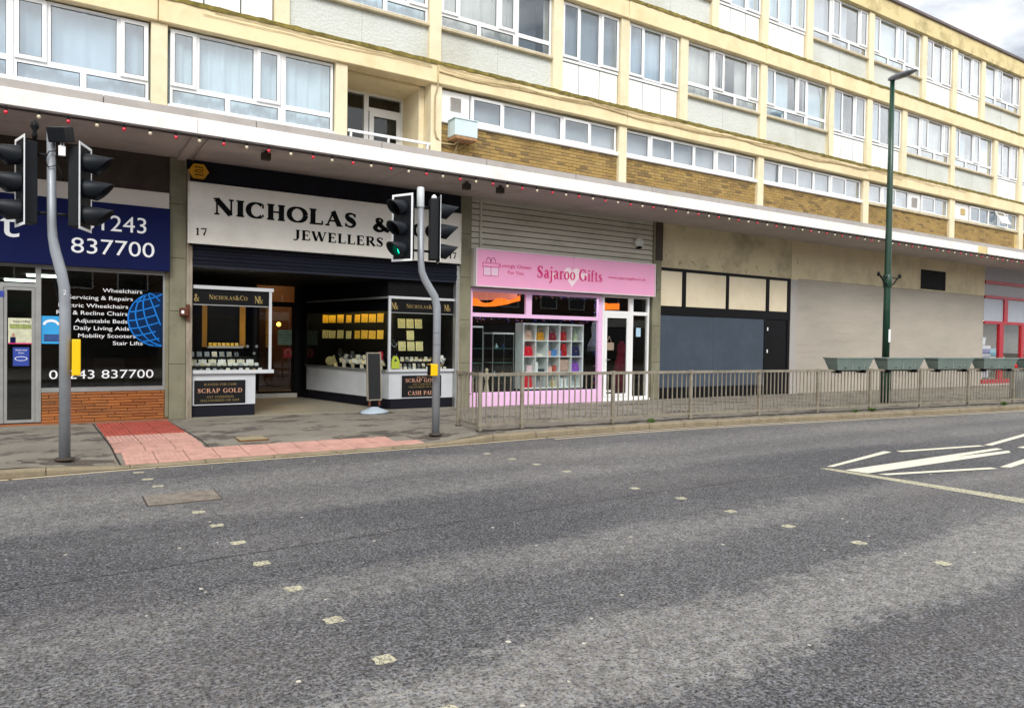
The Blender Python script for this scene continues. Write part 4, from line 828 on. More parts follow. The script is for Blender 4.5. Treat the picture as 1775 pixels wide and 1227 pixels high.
for i in range(13): ringbox(2.29 + .108 * i, 16.02, 1.0, .075, BOXW[(2, 2, 0, 2, 1, 2, 0, 2, 2, 1, 2, 0, 2)[i]], BN[(2, 2, 0, 2, 1, 2, 0, 2, 2, 1, 2, 0, 2)[i]] + ' small pad, ' + ORD[i] + ' from left below the middle step, left display case', gL + ', lower step')
def watch(x_, y_, z_, label):
    t = thing('watch', (x_, y_, z_), label, 'watch', 'watches in the left display case'); put('dial', MB().tube([(x_, y_ - .01, z_ + .06), (x_, y_ + .01, z_ + .06)], .03, 10), SILV, t); put('strap', MB().tube([(x_, y_ + .0, z_), (x_, y_ + .01, z_ + .12)], .012, 5), BLACK, t)
for i, (a, b) in enumerate(((3.30, 1.42), (3.42, 1.43), (3.62, 1.43), (3.58, 1.28))): watch(a, 16.1 + .05 * i, b - .06, ['watch at the left of the upper group in the left display case', 'watch second in the upper group of the left display case', 'rightmost raised watch in the left display case', 'lower right watch in the left display case'][i])
# golden items on inner shelf
for i in range(7): ringbox(2.78 + .09 * i, 16.75, 1.42, .07, GOLDM, 'gold trinket, ' + ORD[i] + ' from left on the inner shelf of the left display case', 'gold trinkets on the inner shelf')
CASE_FILL = emit('case_fill_lamp', 'fff0c8', 16.0); pm_l = emit('amber_case_fill_lamp', 'ffe6a8', 30.0)  # lamps added out of sight to brighten the jewellery
put('case_fill_lamp', MB().box(2.3, 3.65, 15.62, 15.68, 2.50, 2.53), CASE_FILL, lk)
# scrap gold sign left
def scrap(x0, x1, z0, z1, y, lines, label):
    t = thing('wall_sign', ((x0 + x1) / 2, y, z0), label, 'sign'); put('board', MB().box(x0, x1, y, y + .016, z0, z1), pm('sign_black', '0d0d12', .35, .2, 3, .0), t); put('edge', MB().ring(x0 - .02, x1 + .02, z0 - .02, z1 + .02, .02, y + .002, y + .018), WPAINT, t)
    for s_, zz, h, wd, m in lines: serif(s_, (x0 + x1) / 2, zz, h, y - .004, m, t, 'c', wd)
    return t
scrap(2.27, 3.25, .27, .75, YW - .0, [('WANTED FOR CASH', .645, .045, .62, GOLDT), ('SCRAP GOLD', .50, .085, .86, ROSE), ('ANY CONDITION', .395, .042, .52, GOLDT), ('HALLMARKED OR NOT', .325, .042, .74, GOLDT)], 'black sign reading wanted for cash scrap gold on the left display case')
# right display case (diagonal side)
rk = thing('display_case', (7.2, YW, 0), 'right jewellery display case with long slanting side window and white base', 'display case')
def Q(name, mb, m, **k_): return put(name, mb, m, rk, **k_)
A_ = Vector((6.40, YW)); B_ = Vector((5.62, 19.4)); dv = (B_ - A_); Ld = dv.length; dn = dv.normalized(); nn = Vector((dn.y, -dn.x))   # nn points inside (+x)
def side(t0, t1, o0, o1, z0, z1):
    p = [A_ + dn * t0 + nn * o0, A_ + dn * t1 + nn * o0, A_ + dn * t1 + nn * o1, A_ + dn * t0 + nn * o1]
    return MB().prism([(q_.x, q_.y) for q_ in p], 'z', z0, z1)
Q('front_panel', MB().box(6.42, 8.055, YW + .02, YW + .08, .25, .87), WPAINT); Q('side_panel', side(.02, Ld, .015, .08, .25, .87), WPAINT)
Q('plinth', MB().box(6.46, 8.055, YW + .03, YW + .1, .016, .25), NAVYBLK); Q('side_plinth', side(.04, Ld, .03, .1, .016, .25), NAVYBLK)
Q('ledge', MB().cbox(6.38, 8.06, YW - .04, YW + .1, .872, .935, .008), WPAINT); Q('side_ledge', side(.09, Ld, -.03, .1, .872, .91), ALU)
Q('deck', MB().prism([(6.5, YW + .1), (8.05, YW + .1), (8.05, 19.3), (5.75, 19.3)], 'z', .86, .90), BLACKM)
Q('corner_post', MB().box(6.38, 6.435, YW - .01, YW + .045, .935, 2.56), WPAINT); Q('top_trim', MB().box(6.38, 8.06, YW - .015, YW + .05, 2.565, 2.62), WPAINT); Q('side_top_trim', side(.05, Ld, -.02, .05, 2.565, 2.61), ALU)
Q('header_board', MB().box(6.435, 8.05, YW + .02, YW + .05, 2.25, 2.56), BLACK); Q('header_edge', MB().box(6.435, 8.05, YW, YW + .018, 2.235, 2.252), ALU); Q('upper_board', MB().box(6.38, 8.06, YW + .05, YW + .1, 2.62, 3.0), BLACKM); Q('side_upper_board', side(.1, Ld, .02, .06, 2.61, 3.0), BLACKM)
Q('front_pane', MB().box(6.435, 8.05, YW + .005, YW + .012, .935, 2.235), GLASSD); Q('side_pane', side(.05, Ld, 0, .008, .91, 2.565), GLASSD)
Q('back_panel', side(.9, Ld, .75, .8, .9, 2.6), BLACKM); Q('back_panel', MB().box(6.9, 8.05, 16.45, 16.5, .9, 2.6), BLACKM); Q('end_post', side(Ld - .02, Ld + .1, -.02, .1, 0, 3.0), BLACK)
serif('Nicholas&Co', 6.82, 2.36, .095, YW + .014, GOLDT, rk, 'l', .84, small=.78); serif('N&', 6.45, 2.32, .15, YW + .014, GOLDT, rk, 'l', .17, gap=-.35); serif('N&', 7.80, 2.32, .15, YW + .014, GOLDT, rk, 'l', .17, gap=-.35)
scrap(6.72, 7.74, .28, .79, YW - .0, [('WE BUY', .73, .035, .26, ROSE), ('SCRAP GOLD', .63, .085, .84, ROSE), ('ANY CONDITION', .565, .038, .48, GOLDT), ('HALLMARKED OR NOT', .50, .038, .66, GOLDT), ('CASH PAID', .33, .095, .70, ROSE)], 'black sign reading scrap gold cash paid on the right display case')
put('case_fill_lamp', MB().box(6.6, 7.95, 15.62, 15.68, 2.50, 2.53), CASE_FILL, rk); Q('side_header_board', side(.1, Ld, .03, .05, 2.28, 2.565), BLACK); put('case_fill_lamp', side(.3, Ld - .3, .08, .11, 2.46, 2.50), pm_l, rk)  # added hidden lamps, with a side board to screen one
TRAY = pm('gold_velvet_tray', 'f6b828', .5, .3, 25, .0); TRAYF = pm('cream_tray', 'f6e2a0', .5, .25, 30, .0)
def tray(mat4, w_, h, m, label, grp):
    c = mat4.translation; t = thing('jewellery_tray', c, label, 'jewellery tray', grp)
    put('tray', MB().cbox(-w_ / 2, w_ / 2, 0, .02, 0, h, .004).xf(mat4), m, t)
    mb = MB()
    for i in range(4):
        z_ = h * (i + .5) / 4.2 + .01; mb.box(-w_ * .4, w_ * .4, -.008, .0, z_, z_ + h * .035)
    put('chains', mb.xf(mat4), GOLDM if m is TRAY else BLACK, t)
ang = math.atan2(dn.y, dn.x) - math.pi
for r_, z_ in ((0, 2.03), (1, 1.63)):
    for i, ty in enumerate((3.35, 3.0, 2.58, 2.17, 1.76, 1.43, 1.08, .73)):
        p = A_ + dn * ty + nn * .22
        tray(Matrix.Translation((p.x, p.y, z_)) @ Matrix.Rotation(ang + .75, 4, 'Z') @ Matrix.Rotation(-.15, 4, 'X'), (.15, .17, .16, .13, .13, .16, .17, .15)[i], (.21, .20, .21, .19, .20, .21, .20, .21)[i], TRAY if r_ == 0 or i > 3 else TRAYF, ('amber lit tray, upper row of the slanting window', 'gold tray, lower row of the slanting window')[r_] + ', ' + ('farthest left', 'second from the left', 'third from the left', 'fourth from the left', 'fifth from the left', 'sixth from the left', 'second from the corner post', 'nearest the corner post')[i], 'gold trays in the slanting window')
for i, (x_, z_) in enumerate(((6.88, 1.9), (7.10, 1.9), (7.32, 1.9), (7.11, 1.62), (6.90, 1.36), (7.13, 1.36), (7.35, 1.36))):
    tray(Matrix.Translation((x_, 15.9, z_)) @ Matrix.Rotation(-.1, 4, 'X'), .18, .22, TRAYF, ('upper left', 'upper middle', 'upper right', 'single centre', 'lower left', 'lower middle', 'lower right')[i] + ' cream jewellery tray in the front of the right display case', 'cream trays in the right display case')
gR = 'jewellery pads in the right display case'
for i in range(13): ringbox(6.55 + .115 * i, 15.68, .90, .075, BOXW[(2, 3, 2, 2, 1, 2, 3, 3, 2, 3, 3, 2, 2)[i]], BN[(2, 3, 2, 2, 1, 2, 3, 3, 2, 3, 3, 2, 2)[i]] + ' pad, ' + ORD[i] + ' from left in front row, right display case', gR + ', front row')
for i in range(12): ringbox(6.6 + .12 * i, 15.86, .98, .07, BOXW[(0, 2, 0, 3, 3, 2, 3, 0, 3, 2, 0, 3)[i]], BN[(0, 2, 0, 3, 3, 2, 3, 0, 3, 2, 0, 3)[i]] + ' pad, ' + ORD[i] + ' from left in second row, right display case', gR + ', second row')
for i in range(11): ringbox(6.62 + .125 * i, 16.1, 1.12, .08, BOXW[(0, 3, 3, 2, 0, 2, 0, 3, 0, 3, 3)[i]], BN[(0, 3, 3, 2, 0, 2, 0, 3, 0, 3, 3)[i]] + ' pad, ' + ORD[i] + ' from left in raised back row, right display case', gR + ', back row')
Q('riser', MB().box(6.56, 8.0, 15.79, 15.95, .9, .97), BLACKM); Q('riser', MB().box(6.56, 8.0, 15.95, 16.3, .9, 1.1), BLACKM)
for i in range(16):
    p = A_ + dn * (.5 + .14 * i) + nn * (.12 + .08 * (i % 3)); ringbox(p.x, p.y, .90 + .05 * (i % 3), .085, BOXW[(0, 2, 0, 2, 1)[i % 5]], BN[(0, 2, 0, 2, 1)[i % 5]] + ' pad, ' + ORD[i] + ' from the corner post low behind the slanting window', 'pads behind the slanting window')
for r2_ in range(2):
    for i in range(14):
        p = A_ + dn * (.42 + .15 * i + .05 * r2_) + nn * (.16 + .16 * r2_); k3 = (0, 2, 2, 0, 1, 2, 0)[(i + 3 * r2_) % 7]
        ringbox(p.x, p.y, 1.0 + .10 * r2_ + .02 * (i % 2), .10, BOXW[k3], BN[k3] + ' pad, ' + ORD[i] + ' from the corner post in the ' + ('middle', 'upper')[r2_] + ' row behind the slanting window', 'stock rows behind the slanting window')
for i in range(12):
    k3 = (0, 2, 0, 0, 3, 2)[i % 6]; ringbox(6.60 + .118 * i, 16.0, 1.06, .085, BOXW[k3], BN[k3] + ' pad, ' + ORD[i] + ' from left in the third row, right display case', gR + ', third row')
# necklace busts
def bust(x_, y_, z_, h, m, label, yaw=0):
    t = thing('necklace_bust', (x_, y_, z_), label, 'necklace display', 'necklace busts in the jeweller windows')
    put('bust', MB().lathe((x_, y_, z_), [(.05 * h / .3, 0), (.045 * h / .3, .02), (.09 * h / .3, h * .35), (.11 * h / .3, h * .6), (.05 * h / .3, h * .8), (.035 * h / .3, h)], 12), m, t)
    put('necklace', MB().tube([(x_ + .07 * h / .3 * math.sin(a), y_ - .105 * h / .3, z_ + h * (.42 + .32 * abs(a) / 1.6)) for a in [-1.5 + .25 * j for j in range(13)]], .006, 4), SILV, t)
for (tt, oo, h, m, lb) in ((2.6, .25, .42, BLACK, 'tall black necklace bust deep in the slanting window'), (2.1, .3, .36, BOXW[3], 'charcoal necklace bust mid way along the slanting window'), (.8, .3, .38, RED, 'red necklace bust behind the slanting window near the sandwich board'), (.35, .25, .46, BLACK, 'black necklace bust nearest the corner post')):
    p = A_ + dn * tt + nn * oo; bust(p.x, p.y, .95, h, m, lb)
bust(6.62, 15.85, 1.3, .34, BLACK, 'black necklace bust just right of the corner post'); bust(8.0, 16.0, 1.0, .25, BOXW[2], 'white necklace stand at the far right of the jeweller window')
t = thing('gold_bowl', (5.9, 18.0, .93), 'pair of pale gold dishes lying in the far end of the slanting window', 'dish')
for p_, z_ in ((3.05, .95), (2.75, 1.0)):
    p = A_ + dn * p_ + nn * .2; put('dish', MB().tube([(p.x, p.y - .01, z_ + .08), (p.x + .02, p.y + .02, z_ + .09)], .12, 14), TRAYF, t)
t = thing('warning_sticker', (6.55, YW - .004, .95), 'yellow-green triangular alarm sticker in the corner of the jeweller window', 'sticker')
put('sheet', MB().prism([(6.46, .955), (6.66, .955), (6.66, 1.12), (6.60, 1.24), (6.50, 1.24), (6.46, 1.12)], 'y', YW - .004, YW + .002), pm('lime_sticker', 'a9b83a', .5, .1, 9, .0), t); put('triangle', MB().prism([(6.52, 1.12), (6.60, 1.12), (6.56, 1.19)], 'y', YW - .008, YW - .005), GREENP, t)
# jeweller sign
t = thing('shop_sign', (5.08, 15.2, 3.45), 'white sign reading Nicholas & Co Jewellers in black serif letters with 17 at each end', 'shop sign')
put('board', MB().box(2.11, 4.98, 15.2, 15.38, 3.45, 4.61), SIGNW, t); put('board', MB().box(4.984, 8.05, 15.2, 15.38, 3.45, 4.61), SIGNW, t)
put('edge', MB().ring(2.095, 8.065, 3.435, 4.625, .025, 15.185, 15.2), pm('sign_edge', 'd8d6cf', .5, .05, 3, .1, dirt='7a7468', dirt_amt=.5), t)
serif('NICHOLAS', 2.56, 4.04, .31, 15.195, INK, t, 'l', 2.93, bold=2.1); serif('&', 5.86, 4.02, .29, 15.195, INK, t, 'l', .42, bold=2.1); serif('CO', 6.82, 3.99, .28, 15.195, INK, t, 'l', .66, bold=2.1)
serif('JEWELLERS', 4.11, 3.68, .20, 15.195, INK, t, 'l', 2.0, bold=1.75); serif('17', 2.22, 3.60, .14, 15.195, INK, t, 'l', .22, bold=1.75); serif('17', 7.74, 3.55, .14, 15.195, INK, t, 'l', .20, bold=1.75)
def hexbox(x_, z_, r_, y, m, m2, label, d=.09, flat=True):
    t = thing('alarm_box', (x_, y, z_), label, 'alarm box')
    P = [(x_ + r_ * math.cos(math.radians(a)), z_ + r_ * .88 * math.sin(math.radians(a))) for a in range(0, 360, 60)]
    put('housing', MB().prism(P, 'y', y - d, y), m, t, bevel=.008); return t
t = hexbox(2.31, 4.87, .19, 15.44, pm('amber_plastic', 'e0a21a', .45, .06, 4, .02), BLACK, 'yellow hexagonal alarm box above the left end of the jeweller sign')
sans('ADT', 2.31, 4.84, .07, 15.345, INK, t, 'c', .17); put('bar', MB().box(2.23, 2.39, 15.345, 15.349, 4.94, 4.955).box(2.23, 2.39, 15.345, 15.349, 4.79, 4.805), INK, t)
t = thing('junction_box', (2.04, 15.36, 2.0), 'rusty brown box on the concrete pillar left of the jeweller', 'junction box')
put('body', MB().box(1.98, 2.13, 15.28, 15.42, 2.03, 2.18), RUST, t, bevel=.01); put('label_plate', MB().box(2.0, 2.05, 15.272, 15.279, 2.07, 2.13), LETTER, t); put('bracket', MB().box(2.10, 2.16, 15.33, 15.42, 1.95, 2.25), RUST, t)
# sandwich board
t = thing('pavement_sign', (5.85, 15.05, 0), 'narrow blackboard pavement sign on a grey plastic base outside the jeweller', 'pavement sign')
M4 = Matrix.Translation((5.86, 15.0, .28)) @ Matrix.Rotation(.12, 4, 'Z') @ Matrix.Rotation(-.06, 4, 'X')
put('panel', MB().box(-.15, .15, -.012, .012, .02, 1.03).xf(M4), CHALK, t); put('frame', MB().ring(-.175, .175, 0, 1.055, .026, -.02, .02).xf(M4), pm('timber_metal_edge', '8d8578', .5, .2, 6, .1), t)
for s_ in (-.12, .12): put('leg', MB().box(s_ - .02, s_ + .02, -.02, .02, -.12, .0).xf(M4), RUST, t)
put('base', MB().lathe((0, 0, 0), [(.34, .0), (.35, .02), (.30, .055), (.16, .10), (.10, .13), (.05, .135)], 8).xf(Matrix.Translation((5.86, 15.0, .004)) @ Matrix.Rotation(.4, 4, 'Z') @ Matrix.Diagonal((1.05, .75, 1, 1))), GPLAST, t)

# ---------- gift shop
gs = thing('shopfront', (11, YW, 0), 'gift shop front with pale pink window frame and white door', 'shopfront')
def S(name, mb, m, par=None, **k_): return put(name, mb, m, par or gs, **k_)
S('cladding_backing', MB().box(8.47, 14.50, YW, YW + .2, 3.8, 5.1), CONC_DK)
for i in range(9):
    z = 3.86 + .142 * i
    S('cladding_board', MB().add([(8.47, YW - .03, z), (8.72, YW - .03, z), (8.72, YW - .012, z + .122), (8.47, YW - .012, z + .122), (8.47, YW + .0, z), (8.72, YW + .0, z)], [(0, 1, 2, 3), (0, 4, 5, 1)]), SLAT)
    S('cladding_board', MB().add([(8.75, YW - .045, z), (14.42, YW - .045, z), (14.42, YW - .02, z + .122), (8.75, YW - .02, z + .122), (8.75, YW - .0, z), (14.42, YW - .0, z)], [(0, 1, 2, 3), (0, 4, 5, 1)]), SLAT)
S('cladding_strip', MB().box(8.715, 8.755, YW - .07, YW, 3.86, 5.1), SLAT)
S('frame', MB().box(8.50, 8.55, YW - .03, YW + .06, .33, 2.92).box(8.55, 12.58, YW - .03, YW + .06, 2.83, 2.92).box(8.55, 12.478, YW - .035, YW + .06, 2.215, 2.31).box(10.115, 10.29, YW - .03, YW + .06, 2.31, 2.83).box(12.48, 12.62, YW - .035, YW + .06, .302, 2.828).box(8.55, 12.48, YW - .03, YW + .06, .30, .345), PINKF)
S('stall_riser', MB().box(8.50, 10.5, YW - .05, YW + .05, .0, .30).box(10.504, 12.62, YW - .05, YW + .05, .0, .30), PINKF)
for a, b, c_, d in ((8.55, 12.48, .345, 2.215), (8.55, 10.115, 2.31, 2.83), (10.29, 12.48, 2.31, 2.83)): S('window_pane', MB().box(a, b, YW + .01, YW + .018, c_, d), GLASSD)
S('door_frame', MB().ring(12.63, 14.34, .05, 2.93, .06, YW - .03, YW + .05).box(12.69, 14.28, YW - .03, YW + .05, 2.40, 2.50).box(13.60, 13.74, YW - .026, YW + .046, .11, 2.87).box(12.62, 14.40, YW - .06, YW + .05, .0, .05), UPVC)
d_ = S('door', MB().ring(12.695, 13.595, .115, 2.395, .09, YW - .045, YW - .005), UPVC); put('door_pane', MB().box(12.785, 13.505, YW - .02, YW - .014, .205, 2.305), GLASSD, d_); put('handle', MB().tube([(12.75, YW - .045, 1.15), (12.75, YW - .09, 1.15), (12.86, YW - .09, 1.15)], .012, 6), ALU, d_); put('letter_plate', MB().box(12.80, 12.98, YW - .03, YW - .02, .25, .31), SIGNW, d_)
S('side_pane', MB().box(13.74, 14.28, YW + .01, YW + .016, .11, 2.40), GLASSD); S('fanlight_pane', MB().box(12.69, 13.60, YW + .01, YW + .016, 2.5, 2.87).box(13.74, 14.28, YW + .01, YW + .016, 2.5, 2.87), GLASSD)
poster(13.88, 14.05, 1.80, 2.05, pm('pale_blue_card', 'a9cbe0', .6, .05, 9, .0), 'small pale blue card in the side pane right of the gift shop door', 'card', YW + .0)
S('header_box', MB().box(8.47, 14.5, YW + .0, YW + .2, 2.925, 3.799), CONC_DK); S('sign_return', MB().box(8.47, 8.55, YW - .2, YW, 2.95, 3.86), GREYW)
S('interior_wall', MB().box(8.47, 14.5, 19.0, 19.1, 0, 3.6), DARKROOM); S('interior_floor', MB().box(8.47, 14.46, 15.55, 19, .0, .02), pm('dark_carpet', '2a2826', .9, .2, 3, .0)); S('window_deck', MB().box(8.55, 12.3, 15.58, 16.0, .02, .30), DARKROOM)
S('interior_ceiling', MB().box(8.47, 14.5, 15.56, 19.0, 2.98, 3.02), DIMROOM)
SHOP_FILL = emit('shop_fill_strip', 'f4f7ff', 20.0)  # unseen lamps added to brighten the gift shop display
for i, (y_, lb) in enumerate(((15.78, 'front unseen fill strip added in the gift shop above the window display'), (16.6, 'rear unseen fill strip added on the gift shop ceiling'))): tag(put('strip_light', MB().box(10.3, 12.3, y_, y_ + .1, 2.935, 2.97), SHOP_FILL), lb, 'strip light')
# orange drape added to glow in place of orange light in the fanlights
mb = MB(); n = 26; vs = []
for i in range(n + 1):
    x_ = 8.6 + 1.55 * i / n; b_ = 2.50 + .18 * (i / n) ** .8 - .10 * math.sin(3.1 * i / n); vs += [(x_, 15.85 + .04 * math.sin(i * .9), b_), (x_, 15.85 + .05 * math.sin(i * .9 + 1), b_ + .14 + .05 * math.sin(i * .5))]
mb.add(vs, [(2 * i, 2 * i + 2, 2 * i + 3, 2 * i + 1) for i in range(n)], True); tag(put('orange_lightsheet', mb, emit('orange_glow', 'ff7a18', .9)), 'added glowing orange drape behind the left fanlight of the gift shop', 'lightsheet')
mb = MB(); vs = []
for i in range(n + 1):
    x_ = 8.6 + 1.55 * i / n; vs += [(x_, 15.95, 2.62 + .1 * i / n), (x_, 15.95, 2.93)]
mb.add(vs, [(2 * i, 2 * i + 2, 2 * i + 3, 2 * i + 1) for i in range(n)], True); tag(put('peach_lightsheet', mb, emit('peach_glow', 'c97a68', .55)), 'added glowing dusky pink drape above the orange one behind the gift shop fanlight', 'lightsheet')  # pink sheet added to glow by itself, no lamp behind it
mb = MB(); mb.add([(12.78, 15.8, 2.53), (13.5, 15.8, 2.56), (13.5, 15.8, 2.74), (13.1, 15.82, 2.72), (12.78, 15.8, 2.78)], [(0, 1, 2, 3, 4)]); tag(put('orange_lightsheet', mb, emit('orange_glow', 'ff7a18', .9)), 'small added glowing orange drape behind the fanlight over the white door', 'lightsheet')  # glowing sheet added for the light in the door fanlight
# fairy lights
FLM = [emit('fairy_' + c, c, 1.6) for c in ('8090ff', 'fff0d0', 'ff6a5a', '4a50ff')]
t = thing('fairy_lights', (10.5, 15.6, 2.1), 'tiny coloured fairy lights along the gift shop window edges', 'fairy lights')
for m in FLM:
    mb = MB()
    for i in range(30):
        s_ = R.random()
        if s_ < .5: c = (R.uniform(8.6, 12.4), 15.56 + R.uniform(0, .02), 2.19 - abs(R.gauss(0, .04)))
        elif s_ < .75: c = (R.uniform(10.3, 12.4), 15.56, 2.81 - abs(R.gauss(0, .03)))
        else: c = (12.44 - abs(R.gauss(0, .02)), 15.56, R.uniform(.5, 2.8))
        mb.lathe(c, [(.002, 0), (.006, .004), (.002, .010)], 5)
    put('bulbs', mb, m, t)['kind'] = 'stuff'
# shelf unit
LILACW = pm('white_laminate', 'e6ecea', .5, .03, 2, .02, 20)
su = thing('shelf_unit', (11.1, 16.0, .3), 'white cube shelving unit full of handbags in the gift shop window', 'shelf unit')
UX0, UX1, UY, UZ0, UZ1 = 10.30, 12.30, 15.88, .36, 2.06; D_ = .38
put('side_panel', MB().box(UX0, UX0 + .04, UY, UY + D_, UZ0, UZ1), LILACW, su); put('side_panel', MB().box(UX1 - .04, UX1, UY, UY + D_, UZ0, UZ1), LILACW, su)
put('top', MB().box(UX0, UX1, UY, UY + D_, UZ1 + .001, UZ1 + .045), LILACW, su); put('back_panel', MB().box(UX0 + .04, UX1 - .04, UY + D_ - .01, UY + D_, UZ0, UZ1), pm('shelf_back', 'c4cecd', .6, .05, 2, .0), su); put('base', MB().box(UX0 + .04, UX1 - .04, UY, UY + D_ - .01, UZ0, UZ0 + .04), LILACW, su)
cw = (UX1 - UX0 - .04) / 5; chh = (UZ1 - UZ0 - .04) / 4 + .005
for i in range(1, 5): put('divider', MB().box(UX0 + .02 + cw * i - .012, UX0 + .02 + cw * i + .012, UY + .004, UY + D_ - .01, UZ0 + .04, UZ1), LILACW, su)
for j in range(1, 4): put('shelf', MB().box(UX0 + .04, UX1 - .04, UY + .002, UY + D_ - .01, UZ0 + .02 + chh * j - .012, UZ0 + .02 + chh * j + .012), LILACW, su)
def cell(i, j): return UX0 + .02 + cw * (i + .5), UY + .13, UZ0 + .02 + chh * (3 - j) + .014
def bag(i, j, m, w_, h, label, slump=0.):
    x_, y_, z_ = cell(i, j); t = thing('handbag', (x_, y_, z_), label, 'handbag', 'handbags on the cube shelves')
    put('body', MB().prism([(-w_ / 2, 0), (w_ / 2, 0), (w_ / 2 - .01, h * .5), (w_ / 2 - .045, h), (-w_ / 2 + .045, h), (-w_ / 2 + .01, h * .5)], 'y', -.06, .06).xf(Matrix.Translation((x_, y_, z_)) @ Matrix.Rotation(slump, 4, 'Z')), m, t, bevel=.012)
    put('handle', MB().tube([(x_ + w_ * .26 * math.cos(a), y_ - .02, z_ + h - .01 + h * .42 * math.sin(a)) for a in [math.pi * k_ / 8 for k_ in range(9)]], .008, 5), m, t)
    put('flap', MB().box(x_ - w_ * .3, x_ + w_ * .3, y_ - .072, y_ - .061, z_ + h * .4, z_ + h * .85), m, t); put('clasp', MB().box(x_ - .014, x_ + .014, y_ - .082, y_ - .0725, z_ + h * .42, z_ + h * .52), GOLDM, t)
bc = lambda n_, c: pm('leather_' + n_, c, .5, .15, 8, .1, 60)
bag(0, 0, bc('blush', 'c9ac9a'), .26, .26, 'blush beige handbag, top left cube'); bag(1, 0, bc('mustard', 'c98e10'), .26, .22, 'mustard yellow handbag on the top shelf', .2); bag(2, 0, bc('maroon', '7c1630'), .26, .22, 'maroon handbag in the middle of the top shelf'); bag(3, 0, bc('crimson', 'b0101c'), .2, .24, 'crimson handbag on the top shelf right of the maroon one', .5); bag(4, 0, bc('pale_green', 'b8cba8'), .1, .22, 'thin pale green bag in the top right cube')
bag(0, 1, bc('scarlet', 'd40f2c'), .30, .25, 'bright red handbag, second shelf at the left'); bag(3, 1, bc('crimson', 'b0101c'), .20, .33, 'tall crimson bag with a white tag on the second shelf'); bag(4, 1, bc('navy', '1a2450'), .30, .27, 'navy blue handbag, second shelf at the right'); bag(4, 2, bc('violet', '8a4cc0'), .28, .22, 'violet handbag, third shelf at the right'); bag(0, 3, bc('scarlet', 'd40f2c'), .30, .30, 'bright red rucksack-shaped bag in the bottom left cube', .1)
def giftbox(i, j, dx, w_, h, c, label, z0=0):
    x_, y_, z_ = cell(i, j); x_ += dx; t = thing('gift_box', (x_, y_, z_), label, 'gift box', 'boxes on the cube shelves'); put('box', rot_box(x_, y_, z_ + z0, w_, .1, h, 0, R.uniform(-.2, .2)), pm('card_' + c, c, .6, .08, 9, .0), t); put('lid', rot_box(x_, y_, z_ + h + z0 + .001, w_ + .008, .108, .014, 0, 0), pm('card_' + c, c), t)
giftbox(3, 1, -.07, .14, .13, '3f86c8', 'small blue box in front of the tall crimson bag'); giftbox(2, 1, .06, .16, .16, '4d84c4', 'blue box in the middle cube of the second shelf'); giftbox(2, 1, -.10, .12, .13, 'd89c88', 'salmon box beside the blue one on the second shelf'); giftbox(0, 2, .06, .15, .16, 'e4c8cc', 'pale pink box, third shelf at the left'); giftbox(1, 2, -.1, .07, .24, 'e8ecec', 'tall white box, third shelf'); giftbox(1, 2, .06, .16, .06, '20283a', 'low dark box on the third shelf'); giftbox(2, 2, -.06, .12, .12, 'e0b6a8', 'peach box in the middle of the third shelf'); giftbox(2, 2, .09, .10, .15, 'b04a34', 'terracotta box in the middle of the third shelf'); giftbox(1, 3, .0, .2, .16, '8f8f9a', 'grey box on the bottom shelf'); giftbox(2, 3, .05, .1, .16, 'd8c890', 'cream jar-sized box on the bottom shelf'); giftbox(3, 3, .0, .22, .22, 'dfe8ea', 'white box on the bottom shelf'); giftbox(1, 1, -.02, .2, .05, 'e8dfd2', 'flat cream box on the second shelf')
t = thing('cushion', cell(3, 2), 'large beige fluffy cushion on the third shelf', 'cushion'); c_ = cell(3, 2); put('pad', MB().box(c_[0] - .17, c_[0] + .17, c_[1] - .06, c_[1] + .06, c_[2], c_[2] + .33), pm('beige_fluff', 'bfa596', .95, .15, 14, .8, 40), t, bevel=.05); put('seam', MB().ring(c_[0] - .15, c_[0] + .15, c_[2] + .02, c_[2] + .31, .01, c_[1] - .062, c_[1] - .058), bc('blush', 'c9ac9a'), t)
# glass cabinets
def cabinet(x0, x1, y0, y1, z1, label, trim):
    t = thing('glass_cabinet', ((x0 + x1) / 2, y0, .02), label, 'glass cabinet')
    put('top', MB().box(x0, x1, y0, y1, z1, z1 + .04), trim, t); put('base', MB().box(x0, x1, y0, y1, .02, .25), trim, t)
    for x_ in (x0, x1 - .015):
        for y_ in (y0, y1 - .015): put('post', MB().box(x_, x_ + .015, y_, y_ + .015, .25, z1), ALU, t)
    put('front_pane', MB().box(x0 + .015, x1 - .015, y0 + .002, y0 + .007, .25, z1), GLASSC, t); put('side_pane', MB().box(x1 - .01, x1 - .005, y0 + .015, y1 - .015, .25, z1), GLASSC, t)
    for z in (.7, 1.05, 1.42): put('glass_shelf', MB().box(x0 + .02, x1 - .02, y0 + .02, y1 - .02, z, z + .008), pm('glass_edge', '7fa39a', .3, .05, 3, .0), t)
    return t
cabinet(9.45, 10.10, 16.0, 16.5, 1.80, 'tall glass display cabinet with white top left of the cube shelves', LILACW); cabinet(8.55, 9.02, 15.75, 16.3, 1.95, 'glass cabinet at the far left of the gift shop window', LILACW)
